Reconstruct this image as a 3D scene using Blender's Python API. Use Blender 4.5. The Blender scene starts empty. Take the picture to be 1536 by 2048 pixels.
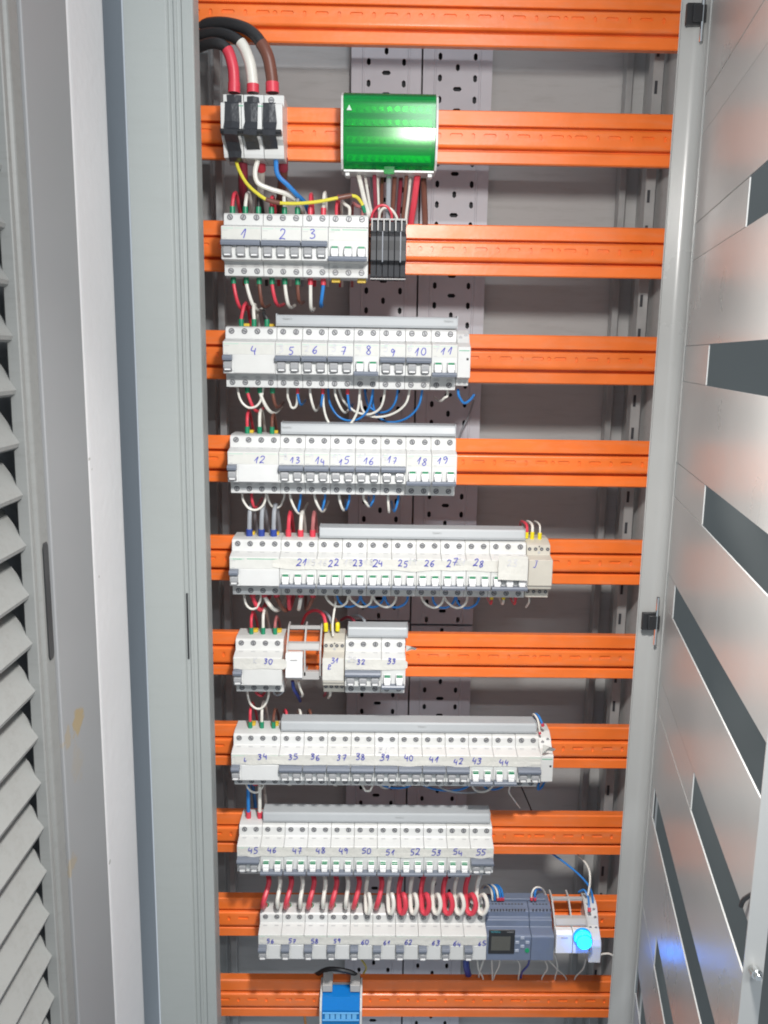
import bpy, bmesh, math, random
from mathutils import Vector, Matrix, noise
random.seed(7)
S = bpy.context.scene
COL = S.collection
R = math.radians

# ------------------------------------------------------------------ camera
CAM = Vector((0.0, -1.26087, 0.31025))
CR = Vector((0.9998, -0.0118, 0.0149)).normalized()
CF = Vector((0.0143, 0.9832, -0.182)).normalized()
CU = CR.cross(CF).normalized(); CR = CF.cross(CU).normalized()
FPX = 1702.74
cd = bpy.data.cameras.new('camera'); co = bpy.data.objects.new('camera', cd); COL.objects.link(co)
cd.sensor_fit = 'VERTICAL'; cd.sensor_height = 36; cd.sensor_width = 27
cd.lens = 36 * FPX / 2048; cd.clip_start = 0.02; cd.clip_end = 60
m = Matrix.Identity(4)
for i in range(3):
    m[i][0] = CR[i]; m[i][1] = CU[i]; m[i][2] = -CF[i]; m[i][3] = CAM[i]
co.matrix_world = m
S.camera = co
S.render.resolution_x = 768; S.render.resolution_y = 1024

# ------------------------------------------------------------------ light
w = bpy.data.worlds.new('World'); S.world = w; w.use_nodes = True
bg = w.node_tree.nodes['Background']; bg.inputs[0].default_value = (0.80, 0.90, 1.0, 1); bg.inputs[1].default_value = 0.50

def aim(o, target):
    o.rotation_euler = (Vector(target) - o.location).to_track_quat('-Z', 'Y').to_euler()
ld = bpy.data.lights.new('work_lamp', 'POINT'); lo = bpy.data.objects.new('work_lamp', ld); COL.objects.link(lo)
ld.energy = 17.5; ld.color = (1.0, 0.965, 0.92); ld.shadow_soft_size = 0.04
lo.location = (0.10, -0.80, 0.61)
# lamp strength shaped by direction to even the brightness: more downwards, less sideways
ld.use_nodes = True; nt = ld.node_tree; em = nt.nodes['Emission']
tcn = nt.nodes.new('ShaderNodeTexCoord'); sx = nt.nodes.new('ShaderNodeSeparateXYZ'); nt.links.new(tcn.outputs['Normal'], sx.inputs[0])
mr = nt.nodes.new('ShaderNodeMapRange'); mr.inputs[1].default_value = 1; mr.inputs[2].default_value = -1; nt.links.new(sx.outputs['Z'], mr.inputs[0])
rp = nt.nodes.new('ShaderNodeValToRGB'); nt.links.new(mr.outputs[0], rp.inputs[0])
cv = [(0.0, .05), (0.41, .18), (0.68, .26), (0.84, .58), (0.935, .92)]
while len(rp.color_ramp.elements) < len(cv): rp.color_ramp.elements.new(0.5)
for e_, (p_, v_) in zip(rp.color_ramp.elements, cv): e_.position = p_; e_.color = (v_, v_, v_, 1)
ab = nt.nodes.new('ShaderNodeMath'); ab.operation = 'ABSOLUTE'; nt.links.new(sx.outputs['X'], ab.inputs[0])
m2 = nt.nodes.new('ShaderNodeMapRange'); m2.interpolation_type = 'SMOOTHSTEP'; m2.inputs[1].default_value = 0.30; m2.inputs[2].default_value = 0.80; m2.inputs[3].default_value = 4.0; m2.inputs[4].default_value = 1.9
nt.links.new(ab.outputs[0], m2.inputs[0])
mm = nt.nodes.new('ShaderNodeMath'); mm.operation = 'MULTIPLY'; nt.links.new(rp.outputs[0], mm.inputs[0]); nt.links.new(m2.outputs[0], mm.inputs[1]); nt.links.new(mm.outputs[0], em.inputs['Strength'])
la = bpy.data.lights.new('ceiling_lamp', 'AREA'); lao = bpy.data.objects.new('ceiling_lamp', la); COL.objects.link(lao)
la.shape = 'RECTANGLE'; la.size = 0.95; la.size_y = 0.045; la.energy = 20; la.color = (0.93, 0.97, 1.0)
lao.location = (0.57, -2.2, 1.27); aim(lao, (0.57, 0, 0.2))

S.view_settings.view_transform = 'Standard'; S.view_settings.look = 'None'
S.view_settings.gamma = 1; S.view_settings.use_curve_mapping = False; S.view_settings.exposure = 0.2
S.render.engine = 'CYCLES'
S.cycles.filter_width = 1.9
S.cycles.max_bounces = 6; S.cycles.diffuse_bounces = 3; S.cycles.glossy_bounces = 3

# ------------------------------------------------------------------ helpers
def at(u, v, Y):
    """world point on the plane Y seen at photo pixel (u, v) (1536 x 2048)"""
    d = CF * FPX + CR * (u - 768) - CU * (v - 1024)
    return CAM + d * ((Y - CAM.y) / d.y)

def mat(name, col, rough=0.45, metal=0.0, spec=0.5, bump=0.0, bscale=300, var=0.0, vscale=20, coat=0.0, emit=None, estr=0):
    M = bpy.data.materials.new(name); M.use_nodes = True
    nt = M.node_tree; b = nt.nodes['Principled BSDF']
    b.inputs['Base Color'].default_value = (*col, 1); b.inputs['Roughness'].default_value = rough
    b.inputs['Metallic'].default_value = metal; b.inputs['Specular IOR Level'].default_value = spec
    if coat: b.inputs['Coat Weight'].default_value = coat; b.inputs['Coat Roughness'].default_value = 0.12
    tc = nt.nodes.new('ShaderNodeTexCoord')
    if var:
        n = nt.nodes.new('ShaderNodeTexNoise'); n.inputs['Scale'].default_value = vscale; n.inputs['Detail'].default_value = 6
        nt.links.new(tc.outputs['Object'], n.inputs['Vector'])
        r = nt.nodes.new('ShaderNodeMapRange'); r.inputs[1].default_value = 0.3; r.inputs[2].default_value = 0.7
        r.inputs[3].default_value = 1 - var; r.inputs[4].default_value = 1 + var * 0.6
        nt.links.new(n.outputs['Fac'], r.inputs[0])
        mx = nt.nodes.new('ShaderNodeMix'); mx.data_type = 'RGBA'; mx.blend_type = 'MULTIPLY'; mx.inputs[0].default_value = 1
        mx.inputs[6].default_value = (*col, 1); nt.links.new(r.outputs[0], mx.inputs[7])
        nt.links.new(mx.outputs[2], b.inputs['Base Color'])
        r2 = nt.nodes.new('ShaderNodeMapRange'); r2.inputs[3].default_value = max(0.03, rough - 0.12); r2.inputs[4].default_value = min(1, rough + 0.12)
        nt.links.new(n.outputs['Fac'], r2.inputs[0]); nt.links.new(r2.outputs[0], b.inputs['Roughness'])
    if bump:
        n2 = nt.nodes.new('ShaderNodeTexNoise'); n2.inputs['Scale'].default_value = bscale; n2.inputs['Detail'].default_value = 3
        nt.links.new(tc.outputs['Object'], n2.inputs['Vector'])
        bp = nt.nodes.new('ShaderNodeBump'); bp.inputs['Strength'].default_value = bump; bp.inputs['Distance'].default_value = 0.002
        nt.links.new(n2.outputs['Fac'], bp.inputs['Height']); nt.links.new(bp.outputs[0], b.inputs['Normal'])
    if emit:
        b.inputs['Emission Color'].default_value = (*emit, 1); b.inputs['Emission Strength'].default_value = estr
    return M

M = {}
M['orange'] = mat('orange powder coat', (0.95, 0.20, 0.034), 0.33, bump=0.08, bscale=140, var=0.12, vscale=14)
M['white'] = mat('white plastic', (0.665, 0.67, 0.665), 0.40, var=0.04, vscale=40)
M['white2'] = mat('clean white plastic', (0.80, 0.80, 0.80), 0.32)
M['beige'] = mat('beige plastic', (0.55, 0.52, 0.455), 0.45, var=0.06, vscale=40)
M['greyp'] = mat('grey clip plastic', (0.44, 0.43, 0.42), 0.5)
M['clear'] = mat('smoky toggle plastic', (0.33, 0.335, 0.345), 0.3, spec=0.5)
M['slate'] = mat('slate handle plastic', (0.17, 0.19, 0.235), 0.38)
M['green'] = mat('green flag', (0.015, 0.23, 0.10), 0.4)
M['greenline'] = mat('green print', (0.10, 0.42, 0.25), 0.5)
M['paleline'] = mat('faded print', (0.50, 0.63, 0.55), 0.5)
M['grime'] = mat('grey print', (0.45, 0.45, 0.46), 0.5)
M['screw'] = mat('screw steel', (0.34, 0.34, 0.35), 0.45, metal=0.3)
M['hole'] = mat('painted hole shade', (0.075, 0.077, 0.085), 0.7)  # dark colour painting in the shade of screw recesses and terminal holes
M['paper'] = mat('paper label', (0.66, 0.66, 0.63), 0.6, var=0.06, vscale=60)
M['tape'] = mat('masking tape', (0.65, 0.64, 0.595), 0.55, bump=0.5, bscale=140, var=0.07, vscale=30)
M['ink'] = mat('blue ink', (0.075, 0.08, 0.44), 0.5)
M['ghost'] = mat('faded ink', (0.585, 0.585, 0.62), 0.6)
M['bus'] = mat('busbar cover plastic', (0.41, 0.43, 0.445), 0.45, var=0.04, vscale=15)
M['busprint'] = mat('busbar print', (0.38, 0.39, 0.39), 0.5)
M['plate'] = mat('zinc plate', (0.60, 0.60, 0.65), 0.5, metal=0.0, var=0.10, vscale=12, bump=0.05)
M['back'] = mat('back panel paint', (0.50, 0.50, 0.495), 0.55, var=0.08, vscale=5)
M['steel'] = mat('galvanised steel', (0.42, 0.43, 0.43), 0.42, metal=0.35, var=0.15, vscale=25)
M['frame'] = mat('cabinet grey paint', (0.345, 0.37, 0.363), 0.42, bump=0.08, bscale=500, var=0.05, vscale=3)
M['door'] = mat('inner door paint', (0.37, 0.375, 0.37), 0.30, spec=0.7, bump=0.02, bscale=90, var=0.05, vscale=6)
M['black'] = mat('black plastic', (0.022, 0.023, 0.026), 0.4)
M['tapeblk'] = mat('black insulating tape', (0.030, 0.032, 0.038), 0.33, bump=0.35, bscale=120)
M['relay'] = mat('dark relay plastic', (0.040, 0.042, 0.048), 0.55)
M['relay2'] = mat('dark relay cap', (0.018, 0.019, 0.022), 0.55)
M['plc'] = mat('blue grey plastic', (0.150, 0.185, 0.265), 0.42, var=0.05, vscale=50)
M['lcd'] = mat('lcd glass', (0.10, 0.10, 0.09), 0.18)
M['key'] = mat('keypad', (0.36, 0.40, 0.48), 0.4)
M['greenkey'] = mat('green key', (0.01, 0.30, 0.12), 0.4)
M['cyan'] = mat('cyan print', (0.08, 0.40, 0.48), 0.4)
M['yellow'] = mat('yellow clip', (0.70, 0.47, 0.04), 0.4)
M['brass'] = mat('brass', (0.40, 0.36, 0.26), 0.4, metal=0.5)
M['chrome'] = mat('chrome', (0.75, 0.75, 0.74), 0.12, metal=1.0)
M['jamb'] = mat('jamb paint', (0.275, 0.282, 0.292), 0.5, var=0.05, vscale=4)
M['louvre'] = mat('louvre door paint', (0.235, 0.242, 0.238), 0.5, var=0.05, vscale=6)
M['dark'] = mat('painted recess shade', (0.035, 0.038, 0.045), 0.6)  # near-black standing in for shade in plate holes and upright slots
M['sidewall'] = mat('niche wall', (0.15, 0.163, 0.163), 0.8, var=0.12, vscale=4)
M['recess'] = mat('recess paint', (0.42, 0.445, 0.47), 0.8, var=0.06, vscale=4)
M['slatback'] = mat('slat backing grey', (0.42, 0.435, 0.45), 0.8)  # even grey of the panel behind the louvre slats
M['lens'] = mat('lit cyan lens', (0.02, 0.3, 0.4), 0.2, emit=(0.0035, 0.20, 1.0), estr=15.0)
M['lensring'] = mat('glowing lens skirt', (0.02, 0.25, 0.40), 0.25, emit=(0.002, 0.16, 0.55), estr=1.2)
M['lensdark'] = mat('lens edge', (0.01, 0.10, 0.30), 0.3)
WC = {'red': (0.66, 0.055, 0.085), 'white': (0.74, 0.72, 0.66), 'blue': (0.025, 0.20, 0.56), 'brown': (0.17, 0.065, 0.045),
      'black': (0.028, 0.028, 0.03), 'grey': (0.33, 0.35, 0.38), 'yellow': (0.70, 0.62, 0.06), 'green': (0.015, 0.24, 0.12),
      'navy': (0.03, 0.06, 0.30), 'orange': (0.62, 0.25, 0.04), 'darkred': (0.25, 0.03, 0.05), 'dustyred': (0.42, 0.14, 0.14)}
for k, c in WC.items(): M['w_' + k] = mat(k + ' wire', c, 0.38, var=0.05, vscale=60)
M['f_yellow'] = mat('yellow ferrule', (0.80, 0.66, 0.02), 0.35)

def plaster():
    X = mat('white plaster', (0.67, 0.67, 0.685), 0.8, bump=0.35, bscale=70, var=0.04, vscale=5)
    return X
M['plaster'] = plaster()
def stain(Mt, spots, col):
    """dried glue / rust spots with their own outline at fixed places on the surface"""
    nt = Mt.node_tree; b = nt.nodes['Principled BSDF']; tc = nt.nodes.new('ShaderNodeTexCoord')
    src = b.inputs['Base Color'].links[0].from_socket if b.inputs['Base Color'].links else None
    nz = nt.nodes.new('ShaderNodeTexNoise'); nz.inputs['Scale'].default_value = 90; nz.inputs['Detail'].default_value = 4
    nt.links.new(tc.outputs['Object'], nz.inputs['Vector'])
    for (p, r, amt) in spots:
        vm = nt.nodes.new('ShaderNodeVectorMath'); vm.operation = 'DISTANCE'; vm.inputs[1].default_value = p
        nt.links.new(tc.outputs['Object'], vm.inputs[0])
        ad = nt.nodes.new('ShaderNodeMath'); ad.operation = 'MULTIPLY_ADD'; ad.inputs[1].default_value = -r * 2.6
        nt.links.new(nz.outputs['Fac'], ad.inputs[0]); nt.links.new(vm.outputs['Value'], ad.inputs[2])
        mr = nt.nodes.new('ShaderNodeMapRange'); mr.inputs[1].default_value = -r * 0.62; mr.inputs[2].default_value = -r * 0.30
        mr.inputs[3].default_value = amt; mr.inputs[4].default_value = 0
        nt.links.new(ad.outputs[0], mr.inputs[0])
        mx = nt.nodes.new('ShaderNodeMix'); mx.data_type = 'RGBA'; nt.links.new(mr.outputs[0], mx.inputs[0])
        if src: nt.links.new(src, mx.inputs[6])
        mx.inputs[7].default_value = (*col, 1)
        src = mx.outputs[2]; nt.links.new(src, b.inputs['Base Color'])

def translucent(name, tint, col, fac, rough):
    X = bpy.data.materials.new(name); X.use_nodes = True; nt = X.node_tree
    b = nt.nodes['Principled BSDF']; b.inputs['Base Color'].default_value = (*col, 1); b.inputs['Roughness'].default_value = 0.6; b.inputs['Specular IOR Level'].default_value = 0.1
    tr = nt.nodes.new('ShaderNodeBsdfTransparent'); tr.inputs[0].default_value = (*tint, 1)
    mx = nt.nodes.new('ShaderNodeMixShader'); mx.inputs[0].default_value = fac
    nt.links.new(tr.outputs[0], mx.inputs[1]); nt.links.new(b.outputs[0], mx.inputs[2])
    gl = nt.nodes.new('ShaderNodeBsdfAnisotropic'); gl.inputs['Roughness'].default_value = rough
    lw = nt.nodes.new('ShaderNodeFresnel'); lw.inputs[0].default_value = 1.35
    m2 = nt.nodes.new('ShaderNodeMixShader'); nt.links.new(lw.outputs[0], m2.inputs[0]); nt.links.new(mx.outputs[0], m2.inputs[1]); nt.links.new(gl.outputs[0], m2.inputs[2])
    nt.links.new(m2.outputs[0], nt.nodes['Material Output'].inputs['Surface'])
    return X
M['greencover'] = translucent('green cover', (0.10, 0.90, 0.30), (0.004, 0.42, 0.11), 0.26, 0.17)
M['bluecover'] = translucent('blue cover', (0.22, 0.66, 1.0), (0.02, 0.38, 0.95), 0.40, 0.17)

def dusty(Mt, col, amt):
    nt = Mt.node_tree; b = nt.nodes['Principled BSDF']; src = b.inputs['Base Color'].links[0].from_socket
    tc = nt.nodes.new('ShaderNodeTexCoord'); mp = nt.nodes.new('ShaderNodeMapping'); mp.inputs['Scale'].default_value = (9, 40, 70)
    nz = nt.nodes.new('ShaderNodeTexNoise'); nz.inputs['Scale'].default_value = 1.6; nz.inputs['Detail'].default_value = 8; nz.inputs['Roughness'].default_value = 0.7
    oi = nt.nodes.new('ShaderNodeObjectInfo'); vm = nt.nodes.new('ShaderNodeVectorMath'); vm.operation = 'ADD'
    nt.links.new(tc.outputs['Object'], mp.inputs[0]); nt.links.new(mp.outputs[0], vm.inputs[0]); nt.links.new(oi.outputs['Location'], vm.inputs[1]); nt.links.new(vm.outputs[0], nz.inputs['Vector'])
    mr = nt.nodes.new('ShaderNodeMapRange'); mr.inputs[1].default_value = 0.50; mr.inputs[2].default_value = 0.74; mr.inputs[4].default_value = amt; nt.links.new(nz.outputs['Fac'], mr.inputs[0])
    mx = nt.nodes.new('ShaderNodeMix'); mx.data_type = 'RGBA'; nt.links.new(mr.outputs[0], mx.inputs[0]); nt.links.new(src, mx.inputs[6]); mx.inputs[7].default_value = (*col, 1)
    nt.links.new(mx.outputs[2], b.inputs['Base Color'])
dusty(M['orange'], (0.66, 0.38, 0.25), 0.24); dusty(M['back'], (0.30, 0.29, 0.27), 0.35); dusty(M['frame'], (0.27, 0.28, 0.27), 0.15); dusty(M['louvre'], (0.15, 0.15, 0.14), 0.35)
def individual(Mt, amt, warm):
    nt = Mt.node_tree; b = nt.nodes['Principled BSDF']; src = b.inputs['Base Color'].links[0].from_socket
    oi = nt.nodes.new('ShaderNodeObjectInfo'); mx = nt.nodes.new('ShaderNodeMix'); mx.data_type = 'RGBA'; mx.blend_type = 'MULTIPLY'
    ml = nt.nodes.new('ShaderNodeMath'); ml.operation = 'MULTIPLY'; ml.inputs[1].default_value = amt
    nt.links.new(oi.outputs['Random'], ml.inputs[0]); nt.links.new(ml.outputs[0], mx.inputs[0])
    nt.links.new(src, mx.inputs[6]); mx.inputs[7].default_value = (*warm, 1); nt.links.new(mx.outputs[2], b.inputs['Base Color'])
individual(M['white'], 0.9, (0.95, 0.945, 0.925)); individual(M['paper'], 0.9, (0.94, 0.935, 0.915)); individual(M['orange'], 0.8, (0.88, 0.92, 1.0))

class MB:
    def __init__(s): s.v = []; s.f = []; s.m = []; s.sm = []
    def add(s, vs, fs, mi=0, smooth=False):
        o = len(s.v); s.v += [tuple(x) for x in vs]
        for f in fs: s.f.append([o + i for i in f]); s.m.append(mi); s.sm.append(smooth)
    def box(s, x0, x1, y0, y1, z0, z1, mi=0):
        s.add([(x0, y0, z0), (x1, y0, z0), (x1, y1, z0), (x0, y1, z0), (x0, y0, z1), (x1, y0, z1), (x1, y1, z1), (x0, y1, z1)],
              [(0, 3, 2, 1), (4, 5, 6, 7), (0, 1, 5, 4), (1, 2, 6, 5), (2, 3, 7, 6), (3, 0, 4, 7)], mi)
        return s
    def prism(s, prof, axis, a, b, mi=0, smooth=False):
        """closed 2-D profile swept along an axis: 'x' profile=(y,z), 'z' profile=(x,y), 'y' profile=(x,z)"""
        n = len(prof)
        def P(p, t):
            return (t, p[0], p[1]) if axis == 'x' else ((p[0], p[1], t) if axis == 'z' else (p[0], t, p[1]))
        vs = [P(p, a) for p in prof] + [P(p, b) for p in prof]
        fs = [(i, (i + 1) % n, n + (i + 1) % n, n + i) for i in range(n)]
        s.add(vs, fs, mi, smooth); o = len(s.v) - 2 * n
        s.f.append([o + i for i in reversed(range(n))]); s.m.append(mi); s.sm.append(False)
        s.f.append([o + n + i for i in range(n)]); s.m.append(mi); s.sm.append(False)
        return s
    def cyl(s, c, r, h, axis='y', n=12, mi=0, r2=None):
        r2 = r if r2 is None else r2
        vs = []
        for (t, rr) in ((0, r), (h, r2)):
            for i in range(n):
                a = 2 * math.pi * i / n; p, q = rr * math.cos(a), rr * math.sin(a)
                vs.append({'y': (c[0] + p, c[1] + t, c[2] + q), 'x': (c[0] + t, c[1] + p, c[2] + q), 'z': (c[0] + p, c[1] + q, c[2] + t)}[axis])
        fs = [(i, (i + 1) % n, n + (i + 1) % n, n + i) for i in range(n)]
        s.add(vs, fs, mi, True); o = len(s.v) - 2 * n
        s.f.append([o + i for i in reversed(range(n))]); s.m.append(mi); s.sm.append(False)
        s.f.append([o + n + i for i in range(n)]); s.m.append(mi); s.sm.append(False)
        return s
    def tube(s, pts, r, n=8, mi=0):
        pts = [Vector(p) for p in pts]; N = len(pts); up = None; rings = []
        for i, p in enumerate(pts):
            t = (pts[min(i + 1, N - 1)] - pts[max(i - 1, 0)]).normalized()
            if up is None:
                up = Vector((0, 0, 1)) if abs(t.z) < 0.9 else Vector((1, 0, 0))
            a = (up - t * up.dot(t)).normalized(); b = t.cross(a); up = a
            rr = r[i] if isinstance(r, list) else r
            rings.append([p + (a * math.cos(2 * math.pi * k / n) + b * math.sin(2 * math.pi * k / n)) * rr for k in range(n)])
        vs = [q for g in rings for q in g]
        fs = [(i * n + k, i * n + (k + 1) % n, (i + 1) * n + (k + 1) % n, (i + 1) * n + k) for i in range(N - 1) for k in range(n)]
        s.add(vs, fs, mi, True); o = len(s.v) - len(vs)
        s.f.append([o + k for k in reversed(range(n))]); s.m.append(mi); s.sm.append(False)
        s.f.append([o + (N - 1) * n + k for k in range(n)]); s.m.append(mi); s.sm.append(False)
        return s
    def mesh(s, name, mats, bevel=0, seg=1):
        me = bpy.data.meshes.new(name); me.from_pydata(s.v, [], s.f)
        for k in mats: me.materials.append(M[k])
        me.polygons.foreach_set('material_index', s.m); me.polygons.foreach_set('use_smooth', s.sm)
        bm = bmesh.new(); bm.from_mesh(me)
        bmesh.ops.recalc_face_normals(bm, faces=bm.faces)
        if bevel:
            es = [e for e in bm.edges if len(e.link_faces) == 2 and e.calc_face_angle(0) > 0.5 and not (e.link_faces[0].smooth and e.link_faces[1].smooth)]
            bmesh.ops.bevel(bm, geom=es, offset=bevel, segments=seg, affect='EDGES', clamp_overlap=True, profile=0.6)
        bm.to_mesh(me); bm.free(); me.update()
        if any(s.sm): me.set_sharp_from_angle(angle=R(40))
        return me
    def build(s, name, mats, parent=None, loc=(0, 0, 0), bevel=0, seg=1):
        return put(name, s.mesh(name, mats, bevel, seg), parent, loc)

def put(name, me, parent=None, loc=(0, 0, 0)):
    o = bpy.data.objects.new(name, me); COL.objects.link(o); o.location = loc
    if parent: o.parent = parent
    return o
def tag(o, label, cat, group=None):
    o['label'] = label; o['category'] = cat
    if group: o['group'] = group
    return o
def thing(name, label, cat, loc=(0, 0, 0), group=None):
    o = bpy.data.objects.new(name, None); COL.objects.link(o); o.location = loc; o.empty_display_size = 0.01
    return tag(o, label, cat, group)
CACHE = {}
def cached(key, fn):
    if key not in CACHE: CACHE[key] = fn()
    return CACHE[key]
def spline(pts, per=8):
    P = [Vector(p) for p in pts]
    if len(P) < 3: return P
    P = [P[0] * 2 - P[1]] + P + [P[-1] * 2 - P[-2]]; out = []
    for i in range(1, len(P) - 2):
        a, b, c, d = P[i - 1:i + 3]
        for k in range(per):
            t = k / per
            out.append(0.5 * ((2 * b) + (c - a) * t + (2 * a - 5 * b + 4 * c - d) * t * t + (3 * b - a - 3 * c + d) * t ** 3))
    out.append(P[-2]); return out

# ------------------------------------------------------------------ surrounding walls
PITCH = 0.15199
def ZR(k): return -(k - 5) * PITCH
WX = -0.33
def structure(o): o['kind'] = 'structure'; return o
b = MB(); b.box(WX - 0.12, WX, -0.279, -0.134, -1.3, 1.3); wl = b.build('wall_left', ['plaster'], bevel=0.016, seg=5); structure(wl)
b = MB(); b.box(WX - 0.12, WX - 0.10, -0.130, 0.30, -1.3, 1.3); structure(b.build('wall_recess', ['recess']))
b = MB(); b.box(1.10, 1.20, -2.6, 0.30, -1.3, 1.3); b.box(0.47, 1.0995, 0.02, 0.05, -1.3, 1.3); structure(b.build('wall_right', ['sidewall']))
stain(M['plaster'], [((WX, -0.268, 0.185), 0.0035, 0.8), ((WX, -0.262, 0.172), 0.002, 0.6), ((WX, -0.266, -0.335), 0.003, 0.7), ((WX, -0.262, -0.60), 0.0025, 0.7), ((WX, -0.255, 0.04), 0.0016, 0.7)], (0.30, 0.29, 0.27))
# door jamb and louvred door of the closet, folded open
stain(M['jamb'], [((WX + 0.004, -0.362, -0.100), 0.017, 0.55), ((WX + 0.004, -0.395, -0.105), 0.013, 0.30), ((WX + 0.004, -0.400, -0.25), 0.011, 0.30), ((WX + 0.004, -0.370, -0.145), 0.020, 0.14)], (0.36, 0.23, 0.03))
j = MB(); j.prism([(WX - 0.10, -0.4075), (WX + 0.0035, -0.4075), (WX + 0.0035, -0.2845), (WX - 0.004, -0.281), (WX - 0.10, -0.281)], 'z', -1.3, 1.3)
jo = j.build('door_jamb', ['jamb'], bevel=0.0012); tag(jo, 'grey painted door jamb with yellow glue stains beside the white plaster wall', 'door jamb')
lv = thing('louvred_door', 'light grey louvred door folded open against the grey jamb', 'door', (WX, -0.41, -1.3))
st = MB()
st.prism([(-0.006, -0.002), (0.0, -0.002), (0.004, -0.008), (0.004, -0.030), (-0.001, -0.033), (-0.001, -0.042), (0.006, -0.045), (0.006, -0.0535), (-0.006, -0.0535)], 'z', 0, 2.6)
st.build('stile', ['louvre'], lv, bevel=0.001)
b = MB(); b.box(-0.052, -0.048, -0.60, -0.002, 0, 2.6); b.build('backing_panel', ['slatback'], lv)
sl = MB(); c, s_ = math.cos(R(56)), math.sin(R(56))
def rot(p): return (-0.017 + p[0] * c + p[1] * s_, p[1] * c - p[0] * s_)
prof = [rot(p) for p in ((-0.030, -0.005), (0.024, -0.005), (0.0265, -0.002), (0.0265, 0.002), (0.024, 0.005), (-0.030, 0.005))]
sl.prism([(p[0], p[1]) for p in prof], 'y', -0.60, -0.0478)
slm = sl.mesh('slat', ['louvre'])
for k in range(52): put('slat', slm, lv, (0, 0, 0.022 + k * 0.0490))
# latch slot in the stile
p0, p1 = at(80, 1132, -0.43), at(96, 1372, -0.43)
b = MB(); b.prism([(0.0035 * 0 + dy, dz) for dy, dz in [(-0.0065, -0.056), (-0.004, -0.061), (0.004, -0.061), (0.0065, -0.056), (0.0065, 0.056), (0.004, 0.061), (-0.004, 0.061), (-0.0065, 0.056)]], 'x', 0.0, 0.0012)
b.build('latch_plate', ['black'], lv, (0.0042, -0.0185, 1.3 + 0.060), bevel=0.0004)

# ------------------------------------------------------------------ cabinet
cab = thing('electrical_cabinet', 'open grey steel electrical cabinet with orange mounting rails and zinc back plates', 'cabinet', (0, 0, -1.2))
def ch(o): o.location.z += 1.2; return o
BZ0, BZ1 = -1.2, 1.15
ch(MB().box(-0.31, 0.43, 0.200, 0.204, BZ0, BZ1).build('back_panel', ['back'], cab))
ch(MB().box(-0.3085, -0.3055, -0.09, 0.1995, BZ0, BZ1).build('side_panel', ['frame'], cab))
ch(MB().box(0.4275, 0.4305, -0.10, 0.1995, BZ0, BZ1).build('side_panel', ['back'], cab))
# left front frame: folded sheet profile
fp = [(-0.3125, -0.120), (-0.2605, -0.120), (-0.2585, -0.118), (-0.2575, -0.1145), (-0.2525, -0.1145), (-0.2515, -0.1175), (-0.2485, -0.118), (-0.247, -0.1155),
      (-0.2425, -0.1155), (-0.241, -0.119), (-0.2280, -0.120), (-0.2268, -0.118), (-0.2268, -0.085), (-0.229, -0.085), (-0.229, -0.112), (-0.3095, -0.112), (-0.3095, -0.0905), (-0.3125, -0.0905)]
fo = ch(MB().prism(fp, 'z', BZ0, BZ1).build('front_frame', ['frame'], cab, bevel=0.0006, seg=2))
s0, s1 = at(374, 1186, -0.1142), at(377, 1317, -0.1142)
so = ch(MB().box(s0.x - 0.0008, s0.x + 0.0012, -0.1160, -0.1135, s1.z, s0.z).build('gap_slot', ['black'], fo)); so.location.z -= 1.2
# right hinge post behind the door flange
ch(MB().prism([(0.3850, -0.1065), (0.3870, -0.1065), (0.3870, -0.088), (0.4265, -0.088), (0.4265, -0.086), (0.3850, -0.086)], 'z', BZ0, BZ1).build('front_frame', ['frame'], cab))
# uprights
def upright(x0, x1, y, holes=None):
    o = ch(MB().prism([(x0, y), (x1, y), (x1, y + 0.022), (x1 - 0.002, y + 0.022), (x1 - 0.002, y + 0.002), (x0 + 0.002, y + 0.002), (x0 + 0.002, y + 0.022), (x0, y + 0.022)], 'z', BZ0, BZ1).build('upright', ['steel'], cab, bevel=0.0006))
    if holes:
        hm = cached('uphole', lambda: MB().box(-0.002, 0.002, -0.0006, 0.0006, -0.009, 0.009).mesh('slot', ['dark']))  # dark bar painting the shade inside a slot
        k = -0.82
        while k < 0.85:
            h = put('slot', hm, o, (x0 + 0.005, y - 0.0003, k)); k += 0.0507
    return o
upright(0.389, 0.3995, 0.165)
upright(0.4035, 0.4185, 0.075, True)
upright(-0.2430, -0.2325, 0.10)
upright(-0.285, -0.262, 0.165)

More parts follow.
